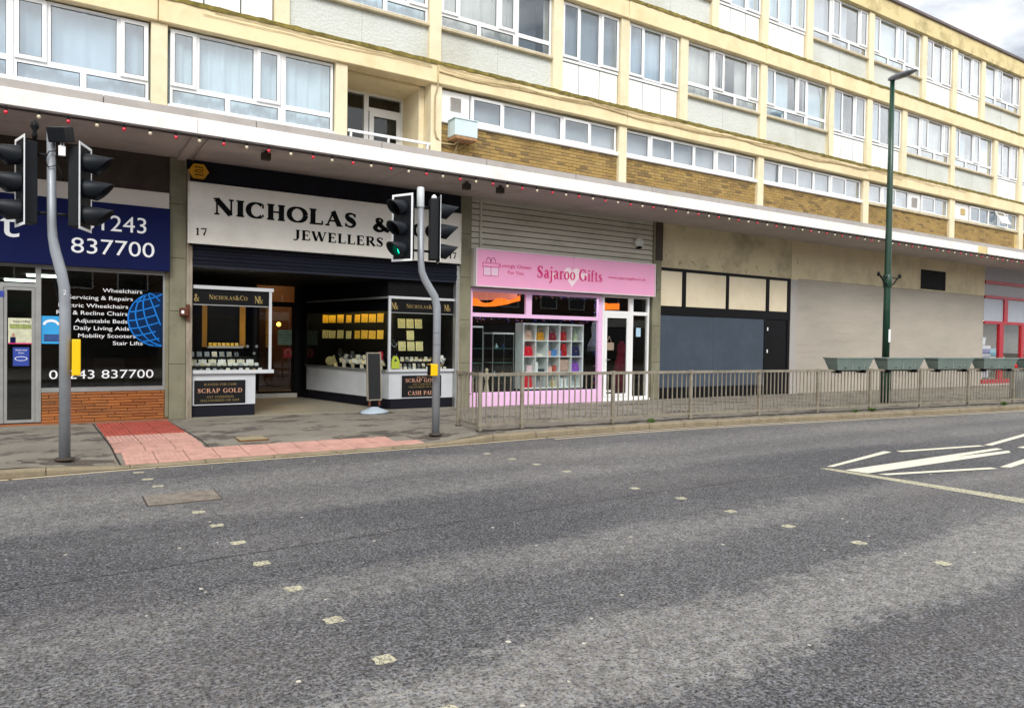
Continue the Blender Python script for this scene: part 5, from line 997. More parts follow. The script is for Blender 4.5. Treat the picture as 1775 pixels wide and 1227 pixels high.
for i, (x_, z_, m, lb) in enumerate(((9.65, 1.43, SILV, 'silver ornaments on the upper glass shelf'), (9.85, 1.43, bc('navy', '1a2450'), 'navy ornament on the upper glass shelf'), (9.6, .71, SILV, 'silver ornament lying on the lower glass shelf'), (9.85, .71, bc('terracotta', 'b0603c'), 'orange ornament on the lower glass shelf'), (8.72, 1.43, SILV, 'silver star ornament in the far left cabinet'), (8.75, 1.06, bc('blush', 'c9ac9a'), 'pink ornament in the far left cabinet'))):
    t = thing('ornament', (x_, 16.15, z_), lb, 'ornament'); put('body', MB().lathe((x_, 16.15, z_), [(.03, 0), (.06, .03), (.05, .06), (.015, .09), (.03, .11), (.005, .13)], 9), m, t); put('foot', MB().lathe((x_, 16.15, z_ - .001), [(.045, 0), (.045, .006)], 9), m, t)
t = thing('figurine', (9.02, 15.75, .30), 'tall cream figurine standing low in the gift shop window', 'figurine'); put('body', MB().lathe((9.12, 15.72, .30), [(.07, 0), (.075, .05), (.05, .2), (.035, .32), (.07, .42), (.05, .5), (.02, .54)], 10), pm('cream_resin', 'c9bfa0', .6, .1, 9, .1), t); put('head', MB().lathe((9.12, 15.72, .83), [(.01, 0), (.04, .03), (.04, .07), (.01, .1)], 9), pm('cream_resin', 'c9bfa0'), t)
# dress form behind the door, red gown behind side pane
t = thing('dress', (13.15, 16.4, .9), 'pale grey patterned dress hanging behind the gift shop door', 'dress'); put('bodice', MB().lathe((13.2, 16.4, 1.35), [(.30, 0), (.28, .2), (.16, .45), (.19, .7), (.14, .85), (.05, .92)], 14), pm('grey_print', '70747c', .9, .5, 30, .0), t); put('strap', MB().tube([(13.1, 16.4, 2.24), (13.2, 16.38, 2.36), (13.3, 16.4, 2.24)], .01, 5), BLACK, t)
t = thing('gown', (13.95, 16.2, .1), 'dark red gown standing behind the side pane of the gift shop', 'gown'); put('skirt', MB().lathe((13.95, 16.2, .12), [(.26, 0), (.24, .4), (.2, .9), (.12, 1.2), (.14, 1.4), (.05, 1.55)], 14), pm('dark_red_cloth', '6a1024', .9, .2, 6, .0), t); put('sash', MB().lathe((13.95, 16.2, 1.30), [(.128, 0), (.128, .05)], 12), pm('dark_red_cloth', '6a1024'), t)
t = thing('pink_handbag', (13.25, 15.9, 1.0), 'pale pink tote hanging inside the gift shop door', 'handbag'); put('body', MB().box(13.08, 13.38, 15.85, 15.95, 1.40, 1.62), bc('blush', 'c9ac9a'), t, bevel=.02); put('handle', MB().tube([(13.14, 15.9, 1.62), (13.23, 15.9, 1.80), (13.32, 15.9, 1.62)], .01, 5), bc('blush', 'c9ac9a'), t)
# sign
t = thing('shop_sign', (11.38, 15.2, 2.95), 'pink shop sign reading Sajaroo Gifts with hearts and a gift box drawing', 'shop sign')
put('board', MB().box(8.50, 11.40, 15.2, 15.4, 2.96, 3.83), PINK, t); put('board', MB().box(11.404, 14.27, 15.2, 15.4, 2.96, 3.83), PINK, t); put('edge', MB().ring(8.475, 14.295, 2.935, 3.855, .025, 15.18, 15.41), pm('pale_edge', 'd9d2d4', .4, .05, 3, .0), t)
HT = pm('pale_heart', 'f2dbe6', .5, .03, 3, .0)
def heart(x_, z_, s_, k_): put('heart', MB().add([(x_ + s_ * .5 * math.sin(a) ** 3 * 1.0, 15.196 - k_ * .0004, z_ + s_ * (.42 * math.cos(a) - .16 * math.cos(2 * a) - .07 * math.cos(3 * a) - .03 * math.cos(4 * a)) * (1.15 if math.cos(a) < 0 else 1)) for a in [2 * math.pi * j / 28 for j in range(28)]], [tuple(range(28))]), HT, t)
heart(10.75, 3.33, .20, 0); heart(11.36, 3.36, .52, 1); heart(11.75, 3.36, .22, 2)
serif('Sajaroo', 10.24, 3.24, .31, 15.19, MAGENTA, t, 'l', 1.22, bold=1.25); serif('Gifts', 11.58, 3.24, .30, 15.19, MAGENTA, t, 'l', .78, bold=1.25)
sans('Lovingly Chosen', 9.61, 3.44, .085, 15.19, MAGENTA, t, 'c', .92); sans('For You', 9.61, 3.28, .085, 15.19, MAGENTA, t, 'c', .46); sans('www.sajaroogifts.co.uk', 13.25, 3.36, .075, 15.19, MAGENTA, t, 'c', 1.36)
put('drawn_box', MB().box(8.68, 9.11, 15.193, 15.197, 3.21, 3.42), pm('sign_lilac', 'e2c4dc', .5, .03, 3, .0), t); put('outline', MB().ring(8.655, 9.13, 3.42, 3.52, .01, 15.188, 15.193).box(8.885, 8.9, 15.188, 15.193, 3.21, 3.42).ring(8.68, 9.11, 3.205, 3.42, .008, 15.188, 15.193), MAGENTA, t)
for sx_ in (-1, 1): put('bow', MB().tube([(8.89 + sx_ * .11 * (1 - math.cos(a)) * .6, 15.19, 3.53 + .12 * abs(math.sin(a))) for a in [2 * math.pi * j / 10 for j in range(11)]], .006, 4), MAGENTA, t)
t = hexbox(13.84, 4.45, .17, 15.46, pm('white_plastic', 'c9c8c2', .45, .05, 4, .02), BLACK, 'white hexagonal alarm box on the grey cladding above the pink sign'); put('base_plate', MB().lathe((13.84, 15.40, 4.28), [(.07, 0), (.09, .03), (.08, .06)], 8), BLACK, t)
t = thing('cable_coil', (14.42, 15.3, 3.2), 'grey bundle of cables hooked at the right end of the pink sign', 'cable coil')
for i in range(4): put('cable', MB().tube([(14.36 + .03 * i, 15.36, 3.7), (14.36 + .03 * i, 15.33, 3.3), (14.39 + .02 * i, 15.32, 3.05), (14.43 + .01 * i, 15.33, 3.3), (14.42 + .02 * i, 15.36, 3.72)], .011, 5), (ALU, BLACK)[i % 2], t)

# ---------- vacant black shop
vs_ = thing('shopfront', (17.6, YW, 0), 'boarded vacant shop with slate blue boards, black frame and cream panels', 'shopfront')
def VV(name, mb, m, **k_): return put(name, mb, m, vs_, **k_)
VV('rendered_wall', MB().box(14.76, 20.62, YW - .03, YW + .2, 3.83, 5.1), RENDER); VV('black_backing', MB().box(14.74, 20.62, YW + .04, YW + .2, 0, 3.83), BLACK)
VV('frame', MB().box(14.74, 20.62, YW - .04, YW + .038, 3.75, 3.829).box(14.74, 20.62, YW - .04, YW + .038, 2.45, 2.70).box(15.66, 15.79, YW - .035, YW + .038, 2.70, 3.75).box(17.55, 17.65, YW - .035, YW + .038, 2.70, 3.75).box(19.43, 19.56, YW - .035, YW + .038, 2.70, 3.75).box(20.50, 20.62, YW - .035, YW + .038, 0, 3.75).box(19.35, 19.46, YW - .035, YW + .038, 0, 2.45), BLACK)
for a, b in ((14.74, 15.66), (15.79, 17.55), (17.65, 19.43), (19.56, 20.50)): VV('cream_panel', MB().box(a + .01, b - .01, YW + .0, YW + .03, 2.72, 3.74), RENDER2)
VV('slate_board', MB().box(14.76, 17.0, YW - .02, YW + .03, .33, 2.44), SLATE); VV('slate_board', MB().box(17.005, 19.33, YW - .022, YW + .03, .33, 2.44), SLATE); VV('kick_board', MB().box(14.76, 19.33, YW - .04, YW + .03, 0, .325), BLACK)
d_ = VV('door', MB().box(19.47, 20.49, YW - .015, YW + .03, .02, 2.44), BLACK); 
for z in (2.08, 1.36): put('hinge', MB().box(19.50, 19.55, YW - .022, YW - .016, z, z + .11), LETTER, d_)
# ---------- blank wall
bw = thing('rendered_wall', (27, YW, 0), 'long blank beige wall with cream upper strip and black vent', 'wall')
def BW(name, mb, m, **k_): return put(name, mb, m, bw, **k_)
k = NT('greige_painted_brickwork'); bt = k.new('TexBrick'); bt.inputs['Scale'].default_value = 1; bt.inputs['Brick Width'].default_value = .225; bt.inputs['Row Height'].default_value = .075; bt.inputs['Mortar Size'].default_value = .007; bt.inputs['Mortar Smooth'].default_value = .5
g = k.new('NewGeometry'); sp = k.new('SeparateXYZ'); cb = k.new('CombineXYZ'); k.L(g.outputs['Position'], sp.inputs[0]); k.L(sp.outputs[0], cb.inputs[0]); k.L(sp.outputs[2], cb.inputs[1]); k.L(cb.outputs[0], bt.inputs['Vector'])
c = k.ramp(k.noise(.8, 6, .65, (.5, 1, 1.6)), [(.3, srgb('a59f95')), (.7, srgb('b8b1a6'))]); c = k.mix(k.ramp(k.noise(1.6, 7, .7, (.25, 1, 3)), [(.55, (0, 0, 0)), (.75, (.45, .45, .45))]), c, srgb('8c8378'))
c = k.mix(k.math('MULTIPLY', bt.outputs['Fac'], .28), c, srgb('8a8176')); k.L(c, k.b.inputs['Base Color']); k.b.inputs['Roughness'].default_value = .8
k.bump(k.math('SUBTRACT', k.math('MULTIPLY', k.noise(50), .3), bt.outputs['Fac']), .6, .006); GREIGE = k.m
CREAMW = pm('cream_upper_wall', 'd8caa8', .8, .05, .7, .3, 40, dirt='8f8468', dirt_amt=.6)
BW('pier', MB().box(20.625, 20.99, YW - .05, YW + .2, 0, 3.80), pm('pier_grey', 'a9a5a2', .8, .05, 2, .2, 50)); BW('pier_top', MB().box(20.625, 20.99, YW - .05, YW + .2, 3.803, 5.1), CREAMW)
for a, b in ((21.0, 25.1), (25.104, 29.4), (29.404, 33.58)): BW('upper_panel', MB().box(a, b, YW - .02, YW + .2, 3.85, 5.1), CREAMW)
BW('lower_wall', MB().box(21.0, 33.58, YW - .0, YW + .2, 0, 3.846), GREIGE)
louvre(28.55, 30.38, 3.90, 4.66, BLACKM, 10, YW - .0, bw); BW('vent_back', MB().box(28.55, 30.38, YW - .03, YW - .021, 3.9, 4.66), BLACKM)
# ---------- red shop
rs = thing('shopfront', (37, YW, 0), 'convenience shop front with bright red frames and frosted upper panels', 'shopfront')
def RS(name, mb, m, **k_): return put(name, mb, m, rs, **k_)
RS('frame', MB().box(33.62, BX1, YW - .05, YW + .05, 4.38, 4.52).box(33.6, BX1, YW - .05, YW + .05, 3.76, 3.88).box(33.6, BX1, YW - .05, YW + .05, 2.66, 2.78).box(33.5, BX1, YW - .05, YW + .05, .08, .26), RED)
for a, b, c_, d in ((35.30, 35.62, 2.78, 3.76), (34.92, 35.28, .26, 2.66), (36.95, 37.2, .26, 2.66), (39.2, 39.5, .26, 3.76)): RS('mullion', MB().box(a, b, YW - .06, YW + .06, c_, d), RED)
RS('end_wall', MB().box(42.5, BX1, 15.6, 18.6, 0, 3.5), pm('ochre_interior', '9a7a35'))
Gp('end_wall', MB().box(42.45, BX1, YW + .1, 24, 0, 5.1), CONC)
RS('upper_board', MB().box(33.6, BX1, YW, YW + .05, 4.525, 5.1), FROST); RS('sign_panel', MB().box(33.62, BX1, YW, YW + .04, 3.885, 4.375), FROST)
for a, b in ((33.6, 35.29), (35.63, 39.19), (39.51, BX1)): RS('frosted_panel', MB().box(a, b, YW, YW + .03, 2.785, 3.755), pm('frosted_glazing', 'aab0bc', .5, .05, 3, .0))
for a, b in ((33.6, 34.91), (35.29, 36.94), (37.21, 39.19), (39.51, BX1)): RS('window_pane', MB().box(a, b, YW + .0, YW + .01, .265, 2.655), GLASSD)
RS('plinth', MB().box(33.5, BX1, YW - .03, YW + .1, 0, .078), GREYW)
RS('interior_wall', MB().box(33.6, BX1, 18.5, 18.6, 0, 3.5), pm('ochre_interior', '9a7a35', .8, .2, 1.5, .0)); RS('interior_ceiling', MB().box(33.6, BX1, 15.6, 18.5, 2.9, 2.95), pm('pale_ceiling', 'b09a6c', .8, .1, 1, .0))
CLW = emit('warm_strip', 'ffe6b0', 14.0)
for i, (y_, lb) in enumerate(((16.8, 'nearer warm strip light in the convenience shop'), (17.8, 'farther warm strip light in the convenience shop'))): tag(put('strip_light', MB().box(33.8, 37, y_, y_ + .12, 2.84, 2.89), CLW), lb, 'strip light')
PKW = pm('shrink_wrap_pack', 'd9dae6', .35, .12, 22, .05); PKP = pm('purple_pack', '4b3f9a', .4, .25, 22, .05)
for c_ in range(3):
    for r_ in range(5):
        z = .3 + .36 * r_; x_ = 33.75 + .44 * c_
        if r_ == 4 and c_ == 2: continue
        t = thing('bottle_pack', (x_, 15.9, z), 'shrink-wrapped drinks pack in the convenience shop window, ' + ('bottom', 'second', 'third', 'fourth', 'top')[r_] + ' layer, ' + ('left', 'middle', 'right')[c_] + ' stack', 'drinks pack', 'stacked drinks packs')
        put('wrap', MB().box(x_ - .2, x_ + .2, 15.75, 16.0, z + .20, z + .34), PKW, t)
        for b_ in range(3): put('bottle', MB().lathe((x_ - .13 + .13 * b_, 15.8, z), [(.055, 0), (.06, .02), (.06, .2), (.03, .24)], 8), PKP if r_ in (2, 3) else PKW, t)
for i in range(3): 
    x_ = 33.8 + .2 * i; t = thing('small_bottle', (x_, 15.85, 2.1), ('left', 'middle', 'right')[i] + ' grey bottle on top of the stacked drinks packs', 'bottle', 'bottles on the drinks packs'); put('body', MB().lathe((x_, 15.85, 2.1), [(.05, 0), (.055, .02), (.055, .22), (.02, .3), (.02, .33)], 8), pm('grey_bottle', 'b9b4b0', .4, .2, 9, .0), t); put('cap', MB().lathe((x_, 15.85, 2.431), [(.024, 0), (.024, .03)], 8), BLACK, t)
t = thing('chest_freezer', (36.1, 16.6, 0), 'pale green freezer cabinet with blue label inside the convenience shop', 'freezer'); put('cabinet', MB().box(35.35, 37.1, 16.2, 16.9, .1, 1.15), pm('pale_mint', 'b9ccb0', .5, .05, 3, .0), t); put('label_panel', MB().box(35.35, 36.6, 16.185, 16.198, 1.25, 1.6), pm('aqua_label', '6fb4cc', .5, .1, 5, .0), t); put('rail', MB().box(35.35, 37.1, 16.18, 16.199, 1.16, 1.22), LETTER, t)
t = thing('goods_shelf', (34.3, 17, 0), 'low shelf of bottles behind the lower red window', 'shelf'); put('shelf', MB().box(35.3, 36.9, 15.8, 16.1, .55, .58), ALU, t)
for i in range(12): put('bottle', MB().lathe((35.4 + .12 * i, 15.85, .58), [(.04, 0), (.045, .02), (.045, .16), (.018, .2), (.018, .24)], 7), PKW if i % 3 else PKP, t)

# ================================================================== STREET FURNITURE
# guard rail
RP = [(6.38, 11.22), (7.29, 11.24), (9.41, 11.16), (11.55, 11.12), (13.60, 10.98), (15.50, 10.80), (17.44, 10.66), (19.52, 10.52), (21.65, 10.34), (23.85, 10.14), (26.0, 9.95), (28.1, 9.72), (30.2, 9.5), (32.3, 9.28), (34.4, 9.05), (36.5, 8.8)]
gr = thing('guard_railing', (15, 10.9, 0), 'weathered beige pedestrian guard rail with vertical bars along the kerb', 'guard railing')
def gput(name, mb): return put(name, mb, RAIL, gr)
bar_me = None
def gpanel(a, b, nb):
    global bar_me
    a = Vector(a); b = Vector(b); d = (b - a).normalized(); n = Vector((-d.y, d.x))
    def bb(p, q, o, z0, z1): 
        P = [p + n * o, q + n * o, q - n * o, p - n * o]; return MB().prism([(v_.x, v_.y) for v_ in P], 'z', z0, z1)
    gput('top_rail', bb(a + d * .035, b - d * .035, .025, .995, 1.05)); gput('bottom_rail', bb(a + d * .035, b - d * .035, .022, .10, .145))
    for i in range(nb):
        p = a + (b - a) * ((i + 1) / (nb + 1)); c = (p.x, p.y, .146)
        if bar_me is None: bar_me = put('bar', MB().box(p.x - .011, p.x + .011, p.y - .009, p.y + .009, .146, .994), RAIL, gr, origin=c)
        else: inst(bar_me, c, gr)
def gpost(p):
    x_, y_ = p; gput('post', MB().cbox(x_ - .032, x_ + .032, y_ - .028, y_ + .028, -.01, 1.045, .005))
    cl = gput('rail_bracket', MB().box(x_ - .045, x_ + .045, y_ - .034, y_ + .034, .985, 1.062)); gput('rail_bracket', MB().box(x_ - .05, x_ + .05, y_ - .03, y_ + .03, .09, .15))
    put('base_collar', MB().cbox(x_ - .05, x_ + .05, y_ - .045, y_ + .045, -.01, .02, .005), CONC_DK, gr)
gpanel((6.44, 12.15), RP[0], 5); gpost((6.44, 12.15)); gpanel(RP[0], RP[1], 6)
for p in RP: gpost(p)
for i, (a, b) in enumerate(zip(RP[1:], RP[2:])): gpanel(a, b, 15 if i < 9 else 14)
# planters
pl = None
PLX = [(15.94, 17.31), (17.85, 19.38), (19.95, 21.6), (22.03, 23.75), (24.2, 25.9), (26.4, 28.0), (28.6, 30.2)]
for i, (xa, xb) in enumerate(PLX):
    xc = (xa + xb) / 2 - .02; yc = interp(RP, xc); L_ = (xb - xa) / 2
    t = thing('railing_planter', (xc, yc, 1.0), 'green-grey plastic trough planter on the guard rail, ' + ['leftmost of the row, faded straw on top', 'second, just in front of the lamp post', 'third, in front of the blank wall', 'fourth, in front of the drinks packs', 'fifth, partly cut by the picture edge', 'sixth along', 'seventh along'][i], 'planter', 'planters on the guard rail')
    def troughz(z, hx, hy): return [(-hx, -hy, z), (hx, -hy, z), (hx, hy, z), (-hx, hy, z)]
    mt = Matrix.Translation((xc, yc, 0)) @ Matrix.Rotation(-.075, 4, 'Z')
    lv = [(1.035, L_ - .12, .13), (1.20, L_ - .05, .165), (1.305, L_ - .015, .19), (1.31, L_ + .01, .205), (1.345, L_ + .012, .205), (1.345, L_ - .02, .18), (1.30, L_ - .02, .18)]
    vs = []
    for z, hx, hy in lv: vs += troughz(z, hx, hy)
    fs = [(0, 3, 2, 1)] + [(4 * k_ + j, 4 * k_ + (j + 1) % 4, 4 * k_ + 4 + (j + 1) % 4, 4 * k_ + 4 + j) for k_ in range(len(lv) - 1) for j in range(4)]
    put('trough', MB().add(vs, fs).xf(mt), PLANTER, t, bevel=.008)
    for sx_ in (-1, 1): put('clamp', MB().box(sx_ * (L_ - .22) - .04, sx_ * (L_ - .22) + .04, -.12, .12, .96, 1.034).xf(mt), BLACKM, t)
    for xx in (-L_ * .45, L_ * .3, L_ * .62): put('drain_slot', MB().box(xx - .03, xx + .03, -.152, -.142, 1.085, 1.10).xf(mt), BLACKM, t)
    for xx in (-L_ * .1, L_ * .55): put('seam', MB().prism([(xx - .004, -.168), (xx + .004, -.168), (xx + .004, -.16), (xx - .004, -.16)], 'z', 1.06, 1.19).xf(mt), pm('pale_streak', 'a9b0a8', .6, .2, 9, .0), t)
    put('soil', MB().box(-L_ + .02, L_ - .02, -.18, .18, 1.28, 1.335).xf(mt), EARTH if i == 0 else pm('dark_soil', '54493a', .95, .3, 12, .8, 60), t)
    mb = MB()
    for k_ in range(170 if i == 0 else 60):
        x_, y_ = R.uniform(-L_ + .04, L_ - .04), R.uniform(-.16, .16); mb.add([(x_, y_, 1.33), (x_ + .01, y_, 1.33), (x_ + R.uniform(-.05, .06), y_ + R.uniform(-.05, .05), 1.35 + R.uniform(0, .03 if i == 0 else .012))], [(0, 1, 2)])
    put('straw', mb.xf(mt), EARTH, t)['kind'] = 'stuff'
# lamp post
lx, ly = 20.22, 11.91
t = thing('street_lamp', (lx, ly, 0), 'tall dark green street lamp with a grey flat head behind the railing planters', 'street lamp')
put('base', MB().lathe((lx, ly, 0), [(.15, 0), (.15, 1.08), (.145, 1.1), (.16, 1.12), (.16, 1.18), (.10, 1.30)], 16), GREENP, t)
put('pole', MB().lathe((lx, ly, 1.25), [(.10, 0), (.095, 1.5), (.08, 5), (.062, 8.0)], 16), GREENP, t)
put('door_panel', MB().box(lx - .06, lx + .06, ly - .158, ly - .146, .35, .95), GREENP, t, bevel=.004)
put('number_plate', MB().box(lx - .05, lx + .05, ly - .105, ly - .098, 1.75, 2.12), LETTER, t)
mb = MB()
for s_ in (-1, 1): mb.tube([(lx, ly - .05, 3.35), (lx + s_ * .25, ly - .05, 3.45), (lx + s_ * .42, ly - .05, 3.62), (lx + s_ * .52, ly - .05, 3.68)], .022, 6).tube([(lx, ly - .05, 3.62), (lx + s_ * .45, ly - .05, 3.6)], .016, 6).lathe((lx + s_ * .53, ly - .05, 3.62), [(.03, 0), (.05, .04), (.03, .12)], 8)
put('basket_bracket', mb, BLACK, t); put('collar', MB().lathe((lx, ly, 3.32), [(.11, 0), (.12, .02), (.12, .36), (.11, .38)], 14), GREENP, t)
hd = MB(); n = 12; vs = []
for i, (s_, w_, h0, h1) in enumerate(((0, .07, -.02, .07), (.12, .13, -.05, .09), (.35, .16, -.06, .10), (.65, .15, -.045, .08), (.85, .10, -.01, .05), (.93, .02, .02, .03))):
    y_ = ly + .10 - s_ * .85
    for k_ in range(n):
        a = 2 * math.pi * k_ / n; z_ = h1 * max(0, math.sin(a)) ** .8 + h0 * max(0, -math.sin(a)); vs.append((lx + w_ * math.cos(a), y_, 9.28 + z_ + s_ * .06))
hd.add(vs, [(i * n + j, i * n + (j + 1) % n, (i + 1) * n + (j + 1) % n, (i + 1) * n + j) for i in range(5) for j in range(n)] + [tuple(range(n))], True)
h_ = put('lamp_head', hd, LAMPHEAD, t); put('lens', MB().lathe((0, 0, 0), [(.02, 0), (.10, .012), (.11, .03)], 12).xf(Matrix.Translation((lx, ly - .34, 9.245)) @ Matrix.Rotation(-.06, 4, 'X') @ Matrix.Diagonal((1, 1.8, 1, 1))), pm('lens_grey', '5c5e60', .2, .1, 5, .0), h_)
# traffic lights
def head(t, x_, y_, z_, ang_, lit=None, lab=None):
    mt = Matrix.Translation((x_, y_, z_)) @ Matrix.Rotation(ang_, 4, 'Z')      # front faces local -Y
    h_ = put('signal_head', MB().box(-.13, .13, .0, .15, .03, 1.07).xf(mt), SIGBLK, t, bevel=.01)
    if lab: h_['label'] = lab
    put('backing_board', MB().box(-.215, .215, -.012, -.001, 0, 1.11).xf(mt), SIGBLK, h_); put('white_border', MB().ring(-.225, .225, -.01, 1.12, .036, -.02, -.0125).xf(mt), SIGWHITE, h_)
    for i in range(3):
        zc = .20 + .345 * i; n = 14; mb = MB(); vs = []
        a0, a1 = math.radians(-70), math.radians(250)
        for k_ in range(n + 1):
            a = a0 + (a1 - a0) * k_ / n; f = (1 + math.sin(a)) / 2
            for (r_, yy_, zz) in ((.125, -.02, 0), (.115, -.02 - .12 - .22 * f, -.035)):
                vs.append((r_ * math.cos(a), yy_, zc + r_ * math.sin(a) + zz))
            vs.append((.105 * math.cos(a), -.02 - .12 - .22 * f, zc + .105 * math.sin(a) - .035)); vs.append((.113 * math.cos(a), -.02, zc + .113 * math.sin(a)))
        fs = []
        for k_ in range(n):
            o = 4 * k_; fs += [(o, o + 4, o + 5, o + 1), (o + 1, o + 5, o + 6, o + 2), (o + 2, o + 6, o + 7, o + 3)]
        mb.add(vs, fs, True); put('visor', mb.xf(mt), VISOR, h_)
        cl = ((emit('green_signal', '10e0a8', 2.2) if lit else pm('dark_green_lens', '0c3a2c', .2, .1, 5, .0)), pm('amber_lens', '4a2a08', .2, .1, 5, .0), pm('red_lens', '48080a', .2, .1, 5, .0))[i]
        put('lens', MB().add([(0, -.03, zc)] + [(.1 * math.cos(2 * math.pi * k_ / 16), -.021, zc + .1 * math.sin(2 * math.pi * k_ / 16)) for k_ in range(16)], [(0, 1 + k_, 1 + (k_ + 1) % 16) for k_ in range(16)], True).xf(mt), cl, h_)
    return h_
def arm(t, a, b):
    put('mounting_arm', MB().tube([a, b], .022, 6), SIGBLK, t)
AL_ = math.atan2(-.26, -.96) + math.pi / 2; AR_ = math.atan2(-.34, .94) + math.pi / 2
t = thing('traffic_light', (.06, 11.14, 0), 'left traffic light on a cranked pole numbered 2 with a tall yellow box', 'traffic light', 'traffic lights at the crossing')
put('pole', MB().tube([(.06, 11.14, -.02), (.06, 11.14, 1.95), (.05, 11.14, 2.25), (.015, 11.14, 2.45), (-.05, 11.14, 2.72), (-.08, 11.14, 2.9), (-.09, 11.14, 3.1), (-.10, 11.14, 4.27)], [.068, .066, .066, .066, .062, .056, .053, .05], 16), POLE, t)
put('base_plate', MB().lathe((.06, 11.14, -.01), [(.12, 0), (.12, .012), (.08, .03)], 14), CONC_DK, t)
head(t, -.42, 11.17, 3.02, AL_); head(t, .27, 11.15, 3.02, AR_)
for z in (3.2, 3.95): arm(t, (-.32, 11.2, z), (-.1, 11.15, z)); arm(t, (.16, 11.18, z), (-.09, 11.14, z))
b_ = put('push_button_box', MB().cbox(.135, .235, 11.0, 11.16, 1.10, 1.575, .008), YELLOW, t, bevel=.006); put('button_face', MB().box(.236, .243, 11.02, 11.14, 1.14, 1.54), BLACK, b_)
sans('2', .055, 2.155, .06, 11.068, LETTER, t, 'c', None, 'number')
s_ = put('sensor', MB().box(-.11, .11, -.12, .12, 0, .19).xf(Matrix.Translation((.02, 11.06, 4.12)) @ Matrix.Rotation(-.5, 4, 'Z') @ Matrix.Rotation(.3, 4, 'X')), SIGBLK, t, bevel=.01); put('sensor_bracket', MB().box(-.02, .06, 10.98, 11.03, 3.93, 4.06).box(.0, .015, 10.98, 11.03, 4.06, 4.18).box(.03, .045, 10.98, 11.03, 4.06, 4.18), SIGWHITE, t, bevel=.008)
put('cable', MB().tube([(.0, 11.05, 4.0), (-.12, 11.05, 3.98), (-.17, 11.06, 3.87), (-.13, 11.07, 3.78), (-.03, 11.06, 3.82), (.02, 11.04, 3.7), (.04, 11.06, 3.62)], .008, 5), BLACK, t); put('side_hood', MB().prism([(.05, 3.98), (.30, 3.95), (.28, 3.8), (.18, 3.72)], 'y', 11.12, 11.26), VISOR, t)
put('cctv', MB().lathe((-.28, 11.25, 4.15), [(.02, 0), (.035, .05), (.02, .1), (.05, .16), (.045, .22), (.01, .25)], 8), BLACK, t)
t = thing('traffic_light', (5.54, 11.29, 0), 'right traffic light on a cranked pole showing a green light, beside the railing corner', 'traffic light', 'traffic lights at the crossing')
put('pole', MB().tube([(5.54, 11.29, -.02), (5.54, 11.29, 2.05), (5.53, 11.29, 2.22), (5.49, 11.29, 2.38), (5.30, 11.29, 2.66), (5.24, 11.29, 2.80), (5.22, 11.29, 2.98), (5.205, 11.29, 3.92)], [.068, .067, .067, .067, .064, .06, .056, .053], 16), POLE, t)
put('sleeve', MB().lathe((5.20, 11.29, 3.88), [(.062, 0), (.066, .01), (.062, .33), (.05, .345)], 14), POLEW, t); put('base_plate', MB().lathe((5.54, 11.29, -.01), [(.12, 0), (.12, .012), (.08, .03)], 14), CONC_DK, t)
head(t, 4.90, 11.33, 2.96, math.atan2(-.45, -.89) + math.pi / 2, True, 'signal head with its bottom lamp lit green'); head(t, 5.54, 11.30, 2.98, AR_ + .02)
for z in (3.15, 3.9): arm(t, (4.98, 11.38, z), (5.2, 11.3, z)); arm(t, (5.46, 11.33, z), (5.2, 11.3, z))
put('cap', MB().lathe((5.46, 11.30, 4.06), [(.05, 0), (.05, .03), (.015, .07)], 8), SIGWHITE, t)
b_ = put('push_button_box', MB().cbox(5.34, 5.47, 11.08, 11.22, 1.02, 1.22, .008), YELLOW, t, bevel=.006); put('button_face', MB().box(5.325, 5.339, 11.1, 11.2, 1.03, 1.21), BLACK, b_)
put('pole_bands', MB().lathe((5.54, 11.29, 1.55), [(.0685, 0), (.0685, .006)], 14).lathe((5.54, 11.29, 1.75), [(.0685, 0), (.0685, .006)], 14), BLACK, t)
# red topped bin behind the railing
t = thing('litter_bin', (26.15, 11.0, 0), 'red dome-topped bin with a white band behind the railing at the right', 'litter bin')
put('body', MB().lathe((26.15, 11.0, 0), [(.2, 0), (.22, .05), (.22, .9)], 14), pm('bin_grey', '8a8d8c', .6, .1, 4, .1), t); put('band', MB().lathe((26.15, 11.0, .9), [(.235, 0), (.235, .07)], 14), LETTER, t); put('dome', MB().lathe((26.15, 11.0, .971), [(.235, 0), (.22, .12), (.15, .22), (.05, .27)], 14), pm('bright_red', 'd8141c', .4, .05, 3, .0), t)
# weeds
def weed(x_, y_, n, s_, label):
    t = thing('weed', (x_, y_, 0), label, 'weed'); mb = MB()
    for i in range(n):
        a = R.uniform(0, 6.3); l = s_ * R.uniform(.5, 1); h = s_ * R.uniform(.3, .8); w_ = s_ * .12
        b0 = Vector((x_, y_, ph(x_, y_))); m_ = b0 + Vector((math.cos(a) * l * .5, math.sin(a) * l * .5, h)); e_ = b0 + Vector((math.cos(a) * l, math.sin(a) * l, h * .6)); p = Vector((-math.sin(a), math.cos(a), 0)) * w_
        mb.add([b0, m_ + p, e_, m_ - p], [(0, 1, 2), (0, 2, 3)])
    put('leaves', mb, MOSSG, t); put('stem', MB().tube([(x_, y_, ph(x_, y_)), (x_, y_, s_ * .4)], .003, 4), MOSSG, t)
weed(10.30, 11.0, 26, .12, 'bright green weed growing behind the kerb under the railing'); weed(17.3, 10.5, 26, .12, 'small weed tuft at the foot of a railing post left of the lamp'); weed(16.6, 10.52, 20, .1, 'low weed tuft under the leftmost planter'); weed(22.9, 9.98, 30, .13, 'weed tuft at the kerb near the right edge')

